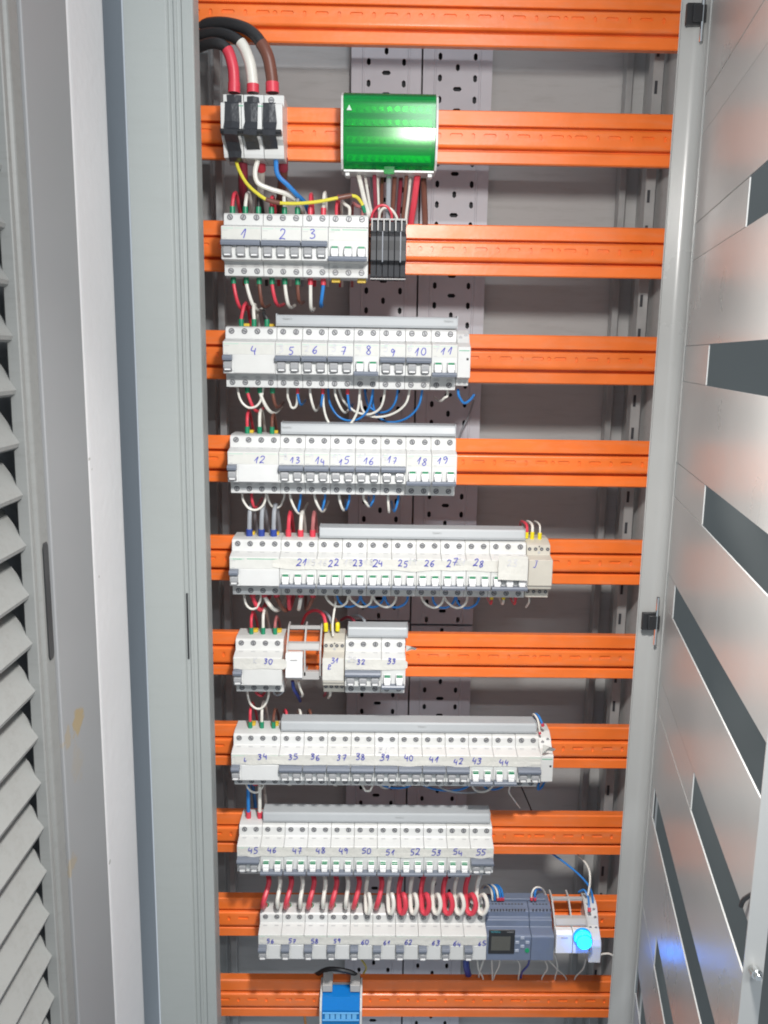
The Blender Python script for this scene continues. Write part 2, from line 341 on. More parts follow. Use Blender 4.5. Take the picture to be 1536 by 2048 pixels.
# perforated zinc plates
def perforated(x0, x1, z0, z1, phase):
    b = MB(); W_ = x1 - x0; xc = W_ / 2; H_ = z1 - z0; band = 0.0155; t = 0.0018
    n = int(H_ / band); band = H_ / n
    def quad(a, c_, e, g): b.add([(a, 0, e), (c_, 0, e), (c_, 0, g), (a, 0, g)], [(0, 1, 2, 3)])
    def hole(a, c_, e, g, w_, h_):
        cx, cz = (a + c_) / 2, (e + g) / 2; kx, kz = w_ / 2, h_ / 2; q = min(kx, kz) * 0.75
        O = [(a, 0, e), (c_, 0, e), (c_, 0, g), (a, 0, g)]
        I = [(cx - kx + q, 0, cz - kz), (cx + kx - q, 0, cz - kz), (cx + kx, 0, cz - kz + q), (cx + kx, 0, cz + kz - q),
             (cx + kx - q, 0, cz + kz), (cx - kx + q, 0, cz + kz), (cx - kx, 0, cz + kz - q), (cx - kx, 0, cz - kz + q)]
        J = [(p[0], t, p[2]) for p in I]
        fs = [(0, 1, 5, 4), (1, 6, 5), (1, 2, 7, 6), (2, 8, 7), (2, 3, 9, 8), (3, 10, 9), (3, 0, 11, 10), (0, 4, 11)]
        b.add(O + I + J, fs + [(4 + i, 4 + (i + 1) % 8, 12 + (i + 1) % 8, 12 + i) for i in range(8)])
    kinds = [(0.0135, 0.0066), (0.0060, 0.0108), (0.0128, 0.0062), (0.0054, 0.0054), (0.0060, 0.0105), (0.0060, 0.0060)]
    for i in range(n):
        e, g = i * band, (i + 1) * band; k = i + phase
        w_, h_ = kinds[(k // 2 * (1 if k % 2 else 2) + k) % len(kinds)]
        xs = [xc - 0.0275, xc + 0.0275] if k % 2 else [xc]
        cur = 0
        for x in xs:
            quad(cur, x - 0.009, e, g); hole(x - 0.009, x + 0.009, e, g, w_, h_); cur = x + 0.009
        quad(cur, W_, e, g)
    # folded edges
    for xa in (0.0, W_): b.add([(xa, 0, 0), (xa, 0.018, 0), (xa, 0.018, H_), (xa, 0, H_)], [(0, 1, 2, 3)])
    for za in (0.0, H_): b.add([(0, 0, za), (W_, 0, za), (W_, 0.012, za), (0, 0.012, za)], [(0, 1, 2, 3)])
    # shallow stiffening beads
    for xb in (0.019, W_ - 0.019): b.prism([(xb - 0.0022, 0.0), (xb - 0.0010, -0.0011), (xb + 0.0010, -0.0011), (xb + 0.0022, 0.0)], 'z', 0.004, H_ - 0.004)
    o = b.build('perforated_plate', ['plate'], cab, (x0, 0.170, z0)); ch(o)
    ch(MB().box(0.006, W_ - 0.006, 0.0, 0.0025, 0.01, H_ - 0.01).build('hole_shade_sheet', ['dark'], o, (0, 0.0150, 0))).location.z -= 1.2  # near-black sheet added behind the holes to paint their shade
    return o
cuts = [(-1.15, -0.462), (-0.458, -0.157), (-0.153, 0.300), (0.304, 0.98)]
for i, (a, e) in enumerate(cuts):
    perforated(-0.0405, 0.0685, a + 0.006, e + 0.006, i); perforated(0.0715, 0.1795, a, e, i + 1)

# orange mounting rails
RP = [(0.018, 0.0335), (0.002, 0.0351), (0.0, 0.0335), (0.0, 0.0158), (0.0010, 0.0148), (0.0105, 0.0146), (0.0105, 0.0112), (-0.0008, 0.0112), (-0.0026, 0.0098), (-0.0030, 0.0085),
      (-0.0030, -0.0095), (-0.00285, -0.0110), (-0.0024, -0.0124), (-0.0016, -0.0136), (-0.0004, -0.0144), (0.0010, -0.0148), (0.0105, -0.0148), (0.0105, -0.0186), (0.0012, -0.0188), (0.0, -0.0200), (0.0, -0.0335), (0.002, -0.0351), (0.018, -0.0335),
      (0.018, -0.0315), (0.0125, -0.0315), (0.0125, 0.0315), (0.018, 0.0315)]
def rail_mesh(off):
    b = MB(); b.prism(RP, 'x', -0.262, 0.4262)
    # replace the flat middle face by one with pressed slots sunk into it
    Y0, ZA, ZB, D = -0.0030, -0.0095, 0.0085, 0.0022
    keep = [i for i, f in enumerate(b.f) if not (len(f) == 4 and all(abs(b.v[k][1] - Y0) < 1e-6 and ZA - 1e-6 < b.v[k][2] < ZB + 1e-6 for k in f))]
    b.f = [b.f[i] for i in keep]; b.m = [b.m[i] for i in keep]; b.sm = [True] * len(keep)
    def quad(a, c_): b.add([(a, Y0, ZA), (c_, Y0, ZA), (c_, Y0, ZB), (a, Y0, ZB)], [(0, 1, 2, 3)])
    x = -0.250 + off; cur = -0.262; k = 0; rnd = random.Random(int(off * 1e4))
    while x < 0.410:
        if k % 9 == 5: kx, kz, zc = 0.0030, 0.0030, 0.0010
        elif k % 2 == 0: kx, kz, zc = 0.0088, 0.0024, 0.0014
        else: kx, kz, zc = 0.0022, 0.0040, 0.0002
        q = min(kx, kz) * 0.7; a, c_ = x - kx - 0.001, x + kx + 0.001; quad(cur, a); cur = c_
        O = [(a, Y0, ZA), (c_, Y0, ZA), (c_, Y0, ZB), (a, Y0, ZB)]
        I = [(x - kx + q, Y0, zc - kz), (x + kx - q, Y0, zc - kz), (x + kx, Y0, zc - kz + q), (x + kx, Y0, zc + kz - q), (x + kx - q, Y0, zc + kz), (x - kx + q, Y0, zc + kz), (x - kx, Y0, zc + kz - q), (x - kx, Y0, zc - kz + q)]
        J = [(x + (p[0] - x) * 0.93, Y0 + D, zc + (p[2] - zc) * 0.85) for p in I]
        b.add(O + I + J, [(0, 1, 5, 4), (1, 6, 5), (1, 2, 7, 6), (2, 8, 7), (2, 3, 9, 8), (3, 10, 9), (3, 0, 11, 10), (0, 4, 11)] + [(4 + i, 4 + (i + 1) % 8, 12 + (i + 1) % 8, 12 + i) for i in range(8)] + [tuple(range(12, 20))])
        x += 0.0235 if k % 9 not in (4, 5) else 0.0165; k += 1
    quad(cur, 0.4262)
    me = b.mesh('mounting_rail', ['orange']); bm = bmesh.new(); bm.from_mesh(me); bmesh.ops.remove_doubles(bm, verts=bm.verts, dist=2e-6); bmesh.ops.recalc_face_normals(bm, faces=bm.faces)
    for f in bm.faces: f.smooth = True
    bm.to_mesh(me); bm.free(); me.set_sharp_from_angle(angle=R(32)); return me
railmes = [rail_mesh(o) for o in (0.0, 0.006, 0.013)]
for k in range(11):
    r_ = ch(put('mounting_rail', railmes[k * 2 % 3], cab, (0, 0, ZR(k) + 0.0021)))

# inner door leaf, hinged on the right, standing open about 80 degrees
DA = R(11.15); dD = Vector((-math.sin(DA), -math.cos(DA), 0)); dN = Vector((-math.cos(DA), math.sin(DA), 0))
HC = Vector((0.410, -0.115, 0))
def DP(t, n, z): return HC + dD * t + dN * n + Vector((0, 0, z))
WST = {1: 0.40, 2: 0.322, 3: 0.191, 4: 0.231, 5: 0.086, 6: 0.308, 7: 0.056, 8: 0.157, 9: 0.026, 10: 0.30, 0: 0.50}
LW = 0.600; WE = 0.566; WB = 0.020; hh = 0.0232
b = MB()
def dbox(b, t0, t1, n0, n1, z0, z1, mi=0):
    P = [DP(t, n, z) for z in (z0, z1) for t, n in ((t0, n0), (t1, n0), (t1, n1), (t0, n1))]
    b.add(P, [(0, 3, 2, 1), (4, 5, 6, 7), (0, 1, 5, 4), (1, 2, 6, 5), (2, 3, 7, 6), (3, 0, 4, 7)], mi)
zs = [BZ0 + 0.02]
rows = sorted(range(11), key=lambda k: ZR(k))
TH = 0.0016
for k in rows:
    z = ZR(k); lo_, hi_ = z - hh, z + hh
    dbox(b, WB, WE, 0, -TH, zs[-1], lo_); zs.append(hi_)
dbox(b, WB, WE, 0, -TH, zs[-1], 1.12)
dbox(b, WE, LW, 0, -TH, BZ0 + 0.02, 1.12)
# hinge side: rounded fold into the flange
fold = []
rr = 0.018
pts = [DP(WB, 0, 0)]
for i in range(13):
    a = i / 12 * math.pi / 2
    pts.append(DP(WB - rr * math.sin(a), rr * (1 - math.cos(a)), 0))
fend = DP(WB - rr, 0.0325, 0); pts.append(fend)
lip = DP(WB - rr + 0.004, 0.0345, 0); pts.append(lip)
FL = []
for i, p in enumerate(pts):
    tg = (pts[min(i + 1, len(pts) - 1)] - pts[max(i - 1, 0)]).normalized(); FL.append(p + Vector((-tg.y, tg.x, 0)) * 0.0015)
if (FL[0] - pts[0]).dot(dN) > 0: FL = [p * 2 - q for p, q in zip(pts, FL)]
fl_me = MB().prism([(p.x, p.y) for p in pts] + [(p.x, p.y) for p in reversed(FL)], 'z', BZ0 + 0.02, 1.12, 0, True).mesh('hinge_flange', ['door'])
fl_me.set_sharp_from_angle(angle=R(30))
# free edge return flange
dbox(b, LW - 0.0016, LW, 0.0, 0.0125, BZ0 + 0.02, 1.12)
dm = b.mesh('inner_door', ['door'])
bm = bmesh.new(); bm.from_mesh(dm); bmesh.ops.remove_doubles(bm, verts=bm.verts, dist=1e-5); bm.to_mesh(dm); bm.free()
door = ch(put('inner_door', dm, cab)); put('hinge_flange', fl_me, door); door['label'] = 'grey inner cover door with rectangular breaker windows standing open'
# blanking strips left in the windows
def strip_mesh(n=1):
    b = MB(); dbox(b, 0.0002, 0.0088, -0.0003, -TH, -hh + 0.0010, hh - 0.0010)
    for q in (-1, 1):
        for t0 in (0.0016, 0.0060): dbox(b, t0, t0 + 0.0014, -0.0006, -TH + 0.0002, min(q * (hh - 0.0012), q * (hh + 0.0002)), max(q * (hh - 0.0012), q * (hh + 0.0002)))
    me = b.mesh('blanking_strip', ['door'])
    for v in me.vertices: v.co -= HC
    return me
sm = strip_mesh()
for k in range(0, 11):
    t = WB + 0.0004; end = min(WST[k], WE)
    while t + 0.009 <= end:
        o = put('blanking_strip', sm, door, HC + dD * t + Vector((0, 0, ZR(k)))); t += 0.009
        if abs(ZR(k)) > 0.74 and k == 10: break
# hinges on the flange and latch on the free edge
def hinge(u, v, s):
    p = at(u, v, -0.121)
    b = MB(); b.box(-0.011, 0.010, -0.006, 0.0, -0.013, 0.012, 0); b.box(-0.004, 0.012, -0.010, -0.006, -0.011, 0.009, 0)
    b.cyl((0.008, -0.008, -0.034), 0.0022, 0.07, 'z', 8, 1)
    return b.build('hinge', ['black', 'chrome'], door, p, bevel=0.0008)
hinge(1388, 30, 1); hinge(1298, 1240, 1)
lp = DP(LW + 0.001, 0.006, -0.135)
b = MB(); b.cyl((0, 0, 0), 0.0042, -0.007, 'y', 12, 0); b.cyl((0, -0.007, 0), 0.0028, -0.003, 'y', 10, 0); b.build('latch', ['chrome'], door, lp, bevel=0.0006)

# ------------------------------------------------------------------ modular devices
BODY = [(0.004, 0.0425), (-0.029, 0.0425), (-0.0400, 0.0410), (-0.0425, 0.0385), (-0.0438, 0.0250), (-0.0560, 0.0228), (-0.0660, 0.0205),
        (-0.0660, -0.0225), (-0.0440, -0.0238), (-0.0425, -0.0420), (-0.0400, -0.0425), (0.004, -0.0425)]
PW = 0.018
def body_mesh(n, key='white'):
    def f():
        b = MB(); b.prism(BODY, 'x', 0.00022, n * PW - 0.00022)
        me = b.mesh('body', [key, 'grime'], bevel=0.0005); b = MB()
        for i in range(n):
            b.box((i + 0.5) * PW - 0.0042, (i + 0.5) * PW + 0.0042, -0.04420, -0.0432, -0.0296, -0.0288, 1); b.box((i + 0.5) * PW - 0.0034, (i + 0.5) * PW + 0.0030, -0.04420, -0.0432, -0.0276, -0.0270, 1)
            b.box((i + 0.5) * PW - 0.0030, (i + 0.5) * PW + 0.0034, -0.0500, -0.0480, 0.02395, 0.02425, 1)
        bm = bmesh.new(); bm.from_mesh(me); q = b.mesh('marks', []); bm.from_mesh(q); bm.to_mesh(me); bm.free(); bpy.data.meshes.remove(q)
        return me
    return cached(('body', n, key), f)
def screw_mesh():
    def f():
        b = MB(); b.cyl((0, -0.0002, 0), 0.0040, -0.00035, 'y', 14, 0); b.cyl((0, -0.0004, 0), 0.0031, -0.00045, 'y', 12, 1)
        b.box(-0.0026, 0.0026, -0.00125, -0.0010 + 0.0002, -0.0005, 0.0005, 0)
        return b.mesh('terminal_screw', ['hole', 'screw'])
    return cached('screw', f)
def label_mesh(n, tone, txt):
    def f():
        b = MB(); x1 = n * PW - 0.0012
        b.box(0.0010, x1, -0.06645, -0.0658, 0.0036, 0.0198, 0)
        b.box(0.0010 + (x1 - 0.001) * 0.35, x1 - 0.0006, -0.06660, -0.0664, 0.0176, 0.0185, 1)
        b.box(0.0016, 0.0010 + (x1 - 0.001) * 0.30, -0.06658, -0.0664, 0.0170, 0.0186, 2)
        b.box(0.0020, 0.0010 + min(0.008, (x1 - 0.001) * 0.26), -0.06658, -0.0664, 0.0148, 0.0154, 3)
        b.box(0.0025, 0.0075, -0.06658, -0.0664, 0.0045, 0.0051, 3)
        return b.mesh('label_window', ['paper', 'greenline' if tone else 'paleline', 'paleline', 'grime'])
    return cached(('label', n, tone), f)
def arc(r, cy, cz, a0, a1, n=7):
    return [(cy - r * math.cos(R(a0 + (a1 - a0) * i / n)), cz + r * math.sin(R(a0 + (a1 - a0) * i / n))) for i in range(n + 1)]
def toggle_mesh(state):
    def f():
        b = MB(); w_ = 0.0050
        pr = arc(0.0088, -0.0645, -0.0118, -75, 75) + [(-0.060, -0.003), (-0.060, -0.020)]
        if state == 'up':
            b.prism(pr, 'x', -w_, w_, 0, False)
            b.box(-0.0042, 0.0042, -0.0738, -0.0700, -0.0182, -0.0160, 1)
            b.box(-0.0030, 0.0030, -0.0736, -0.0715, -0.0098, -0.0089, 2)
        else:
            b.prism(pr, 'x', -w_, w_, 1, False)
            b.box(-0.0044, 0.0044, -0.0716, -0.066, -0.0068, -0.0036, 3)
            b.box(-0.0044, 0.0044, -0.0746, -0.0715, -0.0172, -0.0140, 1)
        for q in (-1, 1):
            b.prism([(-0.0655, -0.0035), (-0.0715, -0.0075), (-0.0720, -0.0150), (-0.0655, -0.0205)], 'x', q * 0.0055 - 0.0004, q * 0.0055 + 0.0004, 4)
        return b.mesh('toggle', ['clear', 'white2', 'grime', 'green', 'white'], bevel=0.0003)
    return cached(('toggle', state), f)
def bar_mesh(wd, state):
    def f():
        b = MB()
        if state == 'up': b.prism([(-0.0655, 0.0030), (-0.0748, 0.0022), (-0.0765, -0.0010), (-0.0752, -0.0048), (-0.0655, -0.0050)], 'x', 0.0006, wd - 0.0008)
        else: b.prism([(-0.0655, -0.0178), (-0.0760, -0.0172), (-0.0775, -0.0195), (-0.0760, -0.0232), (-0.0655, -0.0230)], 'x', 0.0006, wd - 0.0014)
        return b.mesh('handle_bar', ['slate'], bevel=0.0004)
    return cached(('bar', round(wd, 4), state), f)
WORD = {1: 'one', 2: 'two', 3: 'three', 4: 'four'}
def breaker(x, row, n, kind, label, name='circuit_breaker', group=None, tone=True, window=True, clip=False):
    t = thing(name, label, 'breaker', (x, 0, ZR(row)), group)
    bo = put('body', body_mesh(n), t)
    for i in range(n):
        for z, y in ((0.0354, -0.0433), (-0.0354, -0.0428)):
            s = put('terminal_screw', screw_mesh(), t, ((i + 0.5) * PW, y, z)); s.rotation_euler.y = random.uniform(0, 3)
    if window: put('label_window', label_mesh(n, tone, None), t)
    if kind in ('up', 'down'):
        for i in range(n): put('toggle', toggle_mesh(kind), t, ((i + 0.5) * PW, 0, 0))
        put('handle_bar', bar_mesh(n * PW, kind), t)
    elif kind == 'single':
        put('toggle', toggle_mesh('up'), t, (0.0072, 0, 0)); put('handle_bar', bar_mesh(0.0142, 'up'), t)
        put('blank_cover', cached(('cover', n), lambda: MB().box(0.0152, n * PW - 0.0008, -0.0668, -0.0658, -0.0218, 0.0024).mesh('blank_cover', ['white'], bevel=0.0003)), t)
    if clip:
        cm = cached('clip', lambda: MB().box(-0.006, 0.006, -0.016, -0.006, 0.0426, 0.0468).box(-0.0035, 0.0035, -0.0175, -0.016, 0.0428, 0.0452).mesh('rail_clip', ['yellow'], bevel=0.0006))
        for i in range(1, n, 2): put('rail_clip', cm, t, (i * PW + (0.006 if n > 2 else 0.0), 0, 0))
    return t

# handwriting -------------------------------------------------------
G = {'0': [[(.3, 1), (.05, .8), (.0, .4), (.15, .05), (.4, .0), (.58, .3), (.55, .75), (.3, 1)]],
     '1': [[(.0, .35), (.42, 1), (.36, .5), (.33, 0)]],
     '2': [[(.02, .78), (.2, 1), (.48, .92), (.5, .65), (.25, .3), (.0, .02), (.3, .08), (.6, .0)]],
     '3': [[(.02, .9), (.3, 1), (.52, .85), (.2, .55), (.5, .45), (.5, .15), (.25, 0), (.0, .1)]],
     '4': [[(.15, 1), (.02, .45), (.55, .38)], [(.48, .75), (.46, .3), (.48, -.1)]],
     '5': [[(.6, 1), (.15, .95), (.08, .6), (.4, .55), (.55, .3), (.35, .03), (.0, .05)]],
     '6': [[(.5, 1), (.15, .65), (.02, .25), (.2, 0), (.48, .15), (.45, .4), (.2, .42), (.05, .25)]],
     '7': [[(.05, .95), (.55, 1), (.4, .5), (.3, 0)], [(.05, .45), (.65, .48)]],
     '8': [[(.5, .85), (.25, 1), (.08, .8), (.3, .52), (.55, .25), (.3, 0), (.05, .2), (.3, .52), (.5, .85)]],
     '9': [[(.5, .8), (.25, 1), (.05, .78), (.2, .55), (.5, .8), (.48, .4), (.4, 0)]],
     'K': [[(.05, 1), (.05, 0)], [(.5, .95), (.08, .45), (.5, .0)]],
     'J': [[(.1, 1), (.6, 1)], [(.42, 1), (.42, .25), (.25, .02), (.0, .05)]],
     'L': [[(.1, 1), (.02, .05), (.3, .0), (.6, .1)]],
     'R': [[(.1, .0), (.1, 1), (.45, .9), (.4, .6), (.12, .5)], [(.15, .48), (.0, .02), (.6, .1)]],
     'w': [[(.0, .6), (.12, .0), (.28, .5), (.42, .0), (.55, .6)]], 'i': [[(.2, .6), (.2, 0)]], 'f': [[(.4, 1), (.2, .8), (.2, 0)], [(.05, .5), (.4, .5)]]}
def handwriting(txt, c, h, parent, key='ink', half=0.00075, name='handwritten_number'):
    b = MB(); adv = h * 0.80; x0 = c.x - (len(txt) * adv - adv * 0.25) / 2; rnd = random.Random(txt + str(round(c.x, 3)))
    sl_ = rnd.uniform(0.02, 0.20)
    for i, chh in enumerate(txt):
        dz = rnd.uniform(-.12, .12) * h; sc = rnd.uniform(0.84, 1.08)
        for stroke in G.get(chh, []):
            P = spline([Vector((x0 + i * adv + (p[0] + sl_ * p[1] + rnd.uniform(-.05, .05)) * h * sc, 0, c.z - h / 2 + dz + p[1] * h * sc)) for p in stroke], 5)
            vs = []; n = len(P)
            for k, p in enumerate(P):
                t = (P[min(k + 1, n - 1)] - P[max(k - 1, 0)]).normalized(); q = Vector((-t.z, 0, t.x)) * half * (1.0 if 0 < k < n - 1 else 0.55)
                vs += [p + q, p - q]
            yo = len(b.v) * 1e-8
            b.add([(v.x, c.y - yo, v.z) for v in vs] + [(v.x, c.y + 0.0002, v.z) for v in vs],
                  [(2 * k, 2 * k + 1, 2 * k + 3, 2 * k + 2) for k in range(n - 1)] + [(2 * n + 2 * k, 2 * n + 2 * k + 2, 2 * k + 2, 2 * k) for k in range(n - 1)])
    me = b.mesh(name, [key]); o = put(name, me)
    base = parent.location.copy()
    p_ = parent
    while p_.parent: p_ = p_.parent; base += p_.location
    o.parent = parent; o.location = -base
    return o
def print_text(txt, c, h, parent, key, flip=False, name='printed_text'):
    def f():
        cu = bpy.data.curves.new('txt', 'FONT'); cu.body = txt; cu.size = 1; cu.align_x = 'CENTER'; cu.align_y = 'CENTER'; cu.resolution_u = 2
        o = bpy.data.objects.new('txt', cu); COL.objects.link(o)
        me = bpy.data.meshes.new_from_object(o); bpy.data.objects.remove(o); me.name = name
        me.materials.clear(); me.materials.append(M[key]); return me
    me = cached(('text', txt, key), f)
    o = put(name, me, parent, c); o.scale = (h, h, h); o.rotation_euler = (R(90), R(180) if flip else 0, 0)
    return o

XO = {2: -0.19839, 3: -0.19894, 4: -0.1953, 5: -0.19533, 6: -0.19252, 7: -0.19816, 8: -0.19205, 9: -0.16119}
XL = {k: v - 0.009 for k, v in XO.items()}
BR = {}
ONES = 'zero one two three four five six seven eight nine ten eleven twelve thirteen fourteen fifteen sixteen seventeen eighteen nineteen'.split()
def words(n):
    if isinstance(n, str): return n
    return ONES[n] if n < 20 else {2: 'twenty', 3: 'thirty', 4: 'forty', 5: 'fifty', 6: 'sixty'}[n // 10] + ('-' + ONES[n % 10] if n % 10 else '')
def lab(n, poles, st, extra=''):
    s = {'up': 'bar handle up and smoky toggles', 'down': 'green flags showing and bar handle down', 'single': 'one slate handle on its left pole'}[st]
    return f'white {WORD[poles]}-pole breaker handwritten {words(n)}, {s}{extra}'
def number(txt, u, v, h, parent, key='ink', Y=-0.0669, half=0.0006):
    p = at(u, v, Y); d = (p - CAM).length; handwriting(txt, p, h * d / FPX * 1.02, parent, key, half)

# row 2
x = XL[2]
for n, poles, u, v in ((1, 3, 487, 467), (2, 3, 565, 467), (3, 2, 625, 468)):
    BR[n] = breaker(x, 2, poles, 'up', lab(n, poles, 'up'), tone=False); x += poles * PW; number(str(n), u, v, 17, BR[n], half=0.00065)
BR['iso'] = breaker(x, 2, 3, 'down', 'clean white three-pole switch without number, green line and three green flags', 'isolator_switch')
for i in (0, 2):
    put('rail_clip', cached('clipb', lambda: MB().box(-0.006, 0.006, -0.030, -0.020, -0.0478, -0.0426).mesh('rail_clip', ['yellow'], bevel=0.0006)), BR['iso'], (0.009 + i * PW, 0, 0))
print_text('Schneider', Vector((0.0105, -0.0669, 0.0178)), 0.0030, BR['iso'], 'greenline')
# row 3
x = XL[3]
r3 = [(4, 4, 'single', 506.6, 700.8), (5, 2, 'up', 582, 700), (6, 2, 'up', 630.5, 700), (7, 2, 'up', 687, 700), (8, 2, 'down', 737, 701), (9, 2, 'up', 785.5, 704), (10, 2, 'up', 841, 702), (11, 2, 'down', 893, 703)]
for n, poles, st, u, v in r3:
    BR[n] = breaker(x, 3, poles, st, lab(n, poles, st), tone=False, clip=(n == 4)); x += poles * PW; number(str(n), u, v, 16, BR[n], half=0.00065)
for n, g, u in ((5, '3', 562), (6, '2', 614), (7, '3', 668), (8, '4', 718), (9, '5', 771), (10, '6', 820), (11, '7', 874)): number(g, u, 696, 14, BR[n], 'ghost')
# row 4
x = XL[4]
r4 = [(12, 4, 'single', 518, 919.6), (13, 2, 'up', 590, 919), (14, 2, 'up', 640, 922), (15, 2, 'up', 687, 922), (16, 2, 'up', 737, 921), (17, 2, 'up', 783, 921), (18, 2, 'down', 842.6, 923), (19, 2, 'down', 883.6, 922)]
for n, poles, st, u, v in r4:
    BR[n] = breaker(x, 4, poles, st, lab(n, poles, st), tone=False, clip=(n == 12)); x += poles * PW; number(str(n), u, v, 13.5, BR[n], half=0.0006)
for n, g, u in ((13, '8', 571), (14, '9', 622), (15, '10', 672), (16, '11', 722), (17, '12', 768)): number(g, u, 914, 12, BR[n], 'ghost')
# row 5
x = XL[5]
BR[20] = breaker(x, 5, 4, 'single', 'white four-pole breaker with green maker name, left of breaker twenty-one under blue ferrules', tone=True, clip=True); x += 4 * PW
print_text('Schneider', Vector((0.012, -0.0669, 0.0178)), 0.0032, BR[20], 'greenline')
r5 = [(21, 3, 603), (22, 2, 667), (23, 2, 716), (24, 2, 756), (25, 2, 806), (26, 2, 859), (27, 2, 903), (28, 2, 957)]
for n, poles, u in r5:
    BR[n] = breaker(x, 5, poles, 'down', f'white {WORD[poles]}-pole breaker under taped number {words(n)}, green flags showing', tone=False); x += poles * PW
BR[29] = breaker(x, 5, 3, 'down', 'white three-pole breaker half covered by a cream paper patch beside the beige contactor J', tone=False); x += 3 * PW
x5 = x
# row 6
x = XL[6]
BR[30] = breaker(x, 6, 4, 'single', lab('K thirty', 4, 'single'), clip=True, tone=False); 
x6 = at(702.8, 1284, -0.0433).x - 0.009
BR[32] = breaker(x6, 6, 3, 'up', lab(32, 3, 'up'), tone=False); 
BR[33] = breaker(x6 + 3 * PW, 6, 2, 'down', lab(33, 2, 'down'), tone=False); 
# row 7
x = XL[7]
r7 = [(34, 4, 'single', 525, 1512), (35, 2, 'up', 586, 1513.7), (36, 2, 'up', 630.5, 1513.7), (37, 2, 'up', 682.6, 1513.7), (38, 2, 'up', 720.6, 1514.7), (39, 2, 'up', 768.8, 1515.6), (40, 2, 'up', 817.5, 1516.6),
      (41, 2, 'up', 868, 1519), (42, 2, 'up', 916, 1521.4), (43, 2, 'down', 953, 1520.4), (44, 2, 'down', 1008, 1522.9)]
for n, poles, st, u, v in r7:
    BR[n] = breaker(x, 7, poles, st, lab(n, poles, st, ' on the tape'), tone=False, clip=(n == 34)); x += poles * PW
BR['7e'] = breaker(x, 7, 2, 'up', 'white two-pole breaker under blank crumpled tape, right of breaker forty-four', tone=False); x += 2 * PW; x7 = x
# row 8
x = XL[8]
r8 = [(45, 'up', 506, 1700)] + [(46 + i, 'down', u, v) for i, (u, v) in enumerate(((544, 1700), (594, 1701), (641, 1701.7), (687, 1701.7), (732.5, 1702), (781, 1703), (829.6, 1704), (872, 1704), (916, 1704)))] + [(55, 'up', 961, 1704.6)]
for n, st, u, v in r8:
    BR[n] = breaker(x, 8, 2, st, lab(n, 2, st, ' on the tape'), tone=False); x += 2 * PW
# row 9
x = XL[9]
r9 = [(56 + i, u, v) for i, (u, v) in enumerate(((541, 1881), (584, 1881.7), (629.4, 1882), (674.4, 1882), (730, 1883.5), (774, 1884), (816, 1885), (871, 1886), (914, 1887.7), (964, 1886)))]
for n, u, v in r9:
    BR[n] = breaker(x, 9, 2, 'single', lab(n, 2, 'single', ' on the tape'), tone=False); x += 2 * PW
x9 = x

# tape strips with handwriting ---------------------------------------
def tape(row, u0, u1, z0, z1, vmid, label, nums, seed, flags=()):
    a, e = at(u0, vmid, -0.067), at(u1, vmid, -0.067); zr = ZR(row)
    rnd = random.Random(seed); N = 60; b = MB(); top = []; bot = []
    for i in range(N + 1):
        x = a.x + (e.x - a.x) * i / N
        k = noise.noise(Vector((x * 25, seed, 0))); k2 = noise.noise(Vector((x * 25, seed + 9, 3))); k3 = noise.noise(Vector((x * 60, seed + 4, 1)))
        ed = min(1, i / 3, (N - i) / 3)
        top.append((x, -0.06705 - abs(k3) * 0.0006, z1 + k * 0.0026 - (1 - ed) * 0.003)); bot.append((x, -0.06705 - abs(k) * 0.0007, z0 + k2 * 0.0030 + (1 - ed) * 0.003))
    mid = [((p[0] + q[0]) / 2, -0.0669, (p[2] + q[2]) / 2) for p, q in zip(top, bot)]
    vs = top + mid + bot; n = N + 1
    vs2 = [(p[0], p[1] + 0.00025, p[2]) for p in vs]
    fs = [(i, i + 1, n + i + 1, n + i) for i in range(N)] + [(n + i, n + i + 1, 2 * n + i + 1, 2 * n + i) for i in range(N)]
    b.add(vs + vs2, fs + [tuple(3 * n + j for j in reversed(f)) for f in fs] + [(i, 3 * n + i, 3 * n + i + 1, i + 1) for i in range(N)] + [(2 * n + i, 2 * n + i + 1, 5 * n + i + 1, 5 * n + i) for i in range(N)], 0, False)
    t = thing('label_tape', label, 'tape', (a.x, -0.067, zr), 'label tapes over the breakers')
    o = b.build('strip', ['tape'], t, (-a.x, 0.067, 0))
    for (uu, vv, w_, h_) in flags:   # loose folded ends
        p = at(uu, vv, -0.064) - t.location
        P = [Vector((p.x - w_, p.y - 0.003, p.z + h_)), Vector((p.x, p.y - 0.006, p.z + h_ * 0.8)), Vector((p.x + w_, p.y - 0.002, p.z)), Vector((p.x + w_ * .7, p.y + 0.002, p.z - h_ * .8)), Vector((p.x, p.y, p.z - h_ * .5)), Vector((p.x - w_, p.y - 0.002, p.z - h_))]
        Q = [q + Vector((0, 0.0004, 0)) for q in P]
        MB().prism([(0, 0), (1, 0), (0, 1)], 'x', 0, 1) if False else None
        fb = MB(); fb.add(P + Q, [(0, 1, 4, 5), (1, 2, 3, 4), (11, 10, 7, 6), (10, 9, 8, 7)] + [(i, 6 + i, 6 + (i + 1) % 6, (i + 1) % 6) for i in range(6)]); fb.build('loose_end', ['tape'], t)
    for (txt, u, v, h, key) in nums:
        p = at(u, v, -0.0682); d = (p - CAM).length
        handwriting(txt, p, h * d / FPX * 1.05, t, key, 0.00062 if key == 'ink' else 0.0005)
    return t
tape(5, 545, 1046, 0.0035, 0.0190, 1125, 'long cream tape across breakers twenty-one to twenty-eight with blue numbers', [(str(n), u, 1125.5, 13.5, 'ink') for n, p_, u in r5] + [(g, u, 1124, 12, 'ghost') for g, u in (('15', 622), ('16', 646), ('17', 696), ('18', 738), ('19', 825), ('21', 922))], 3)
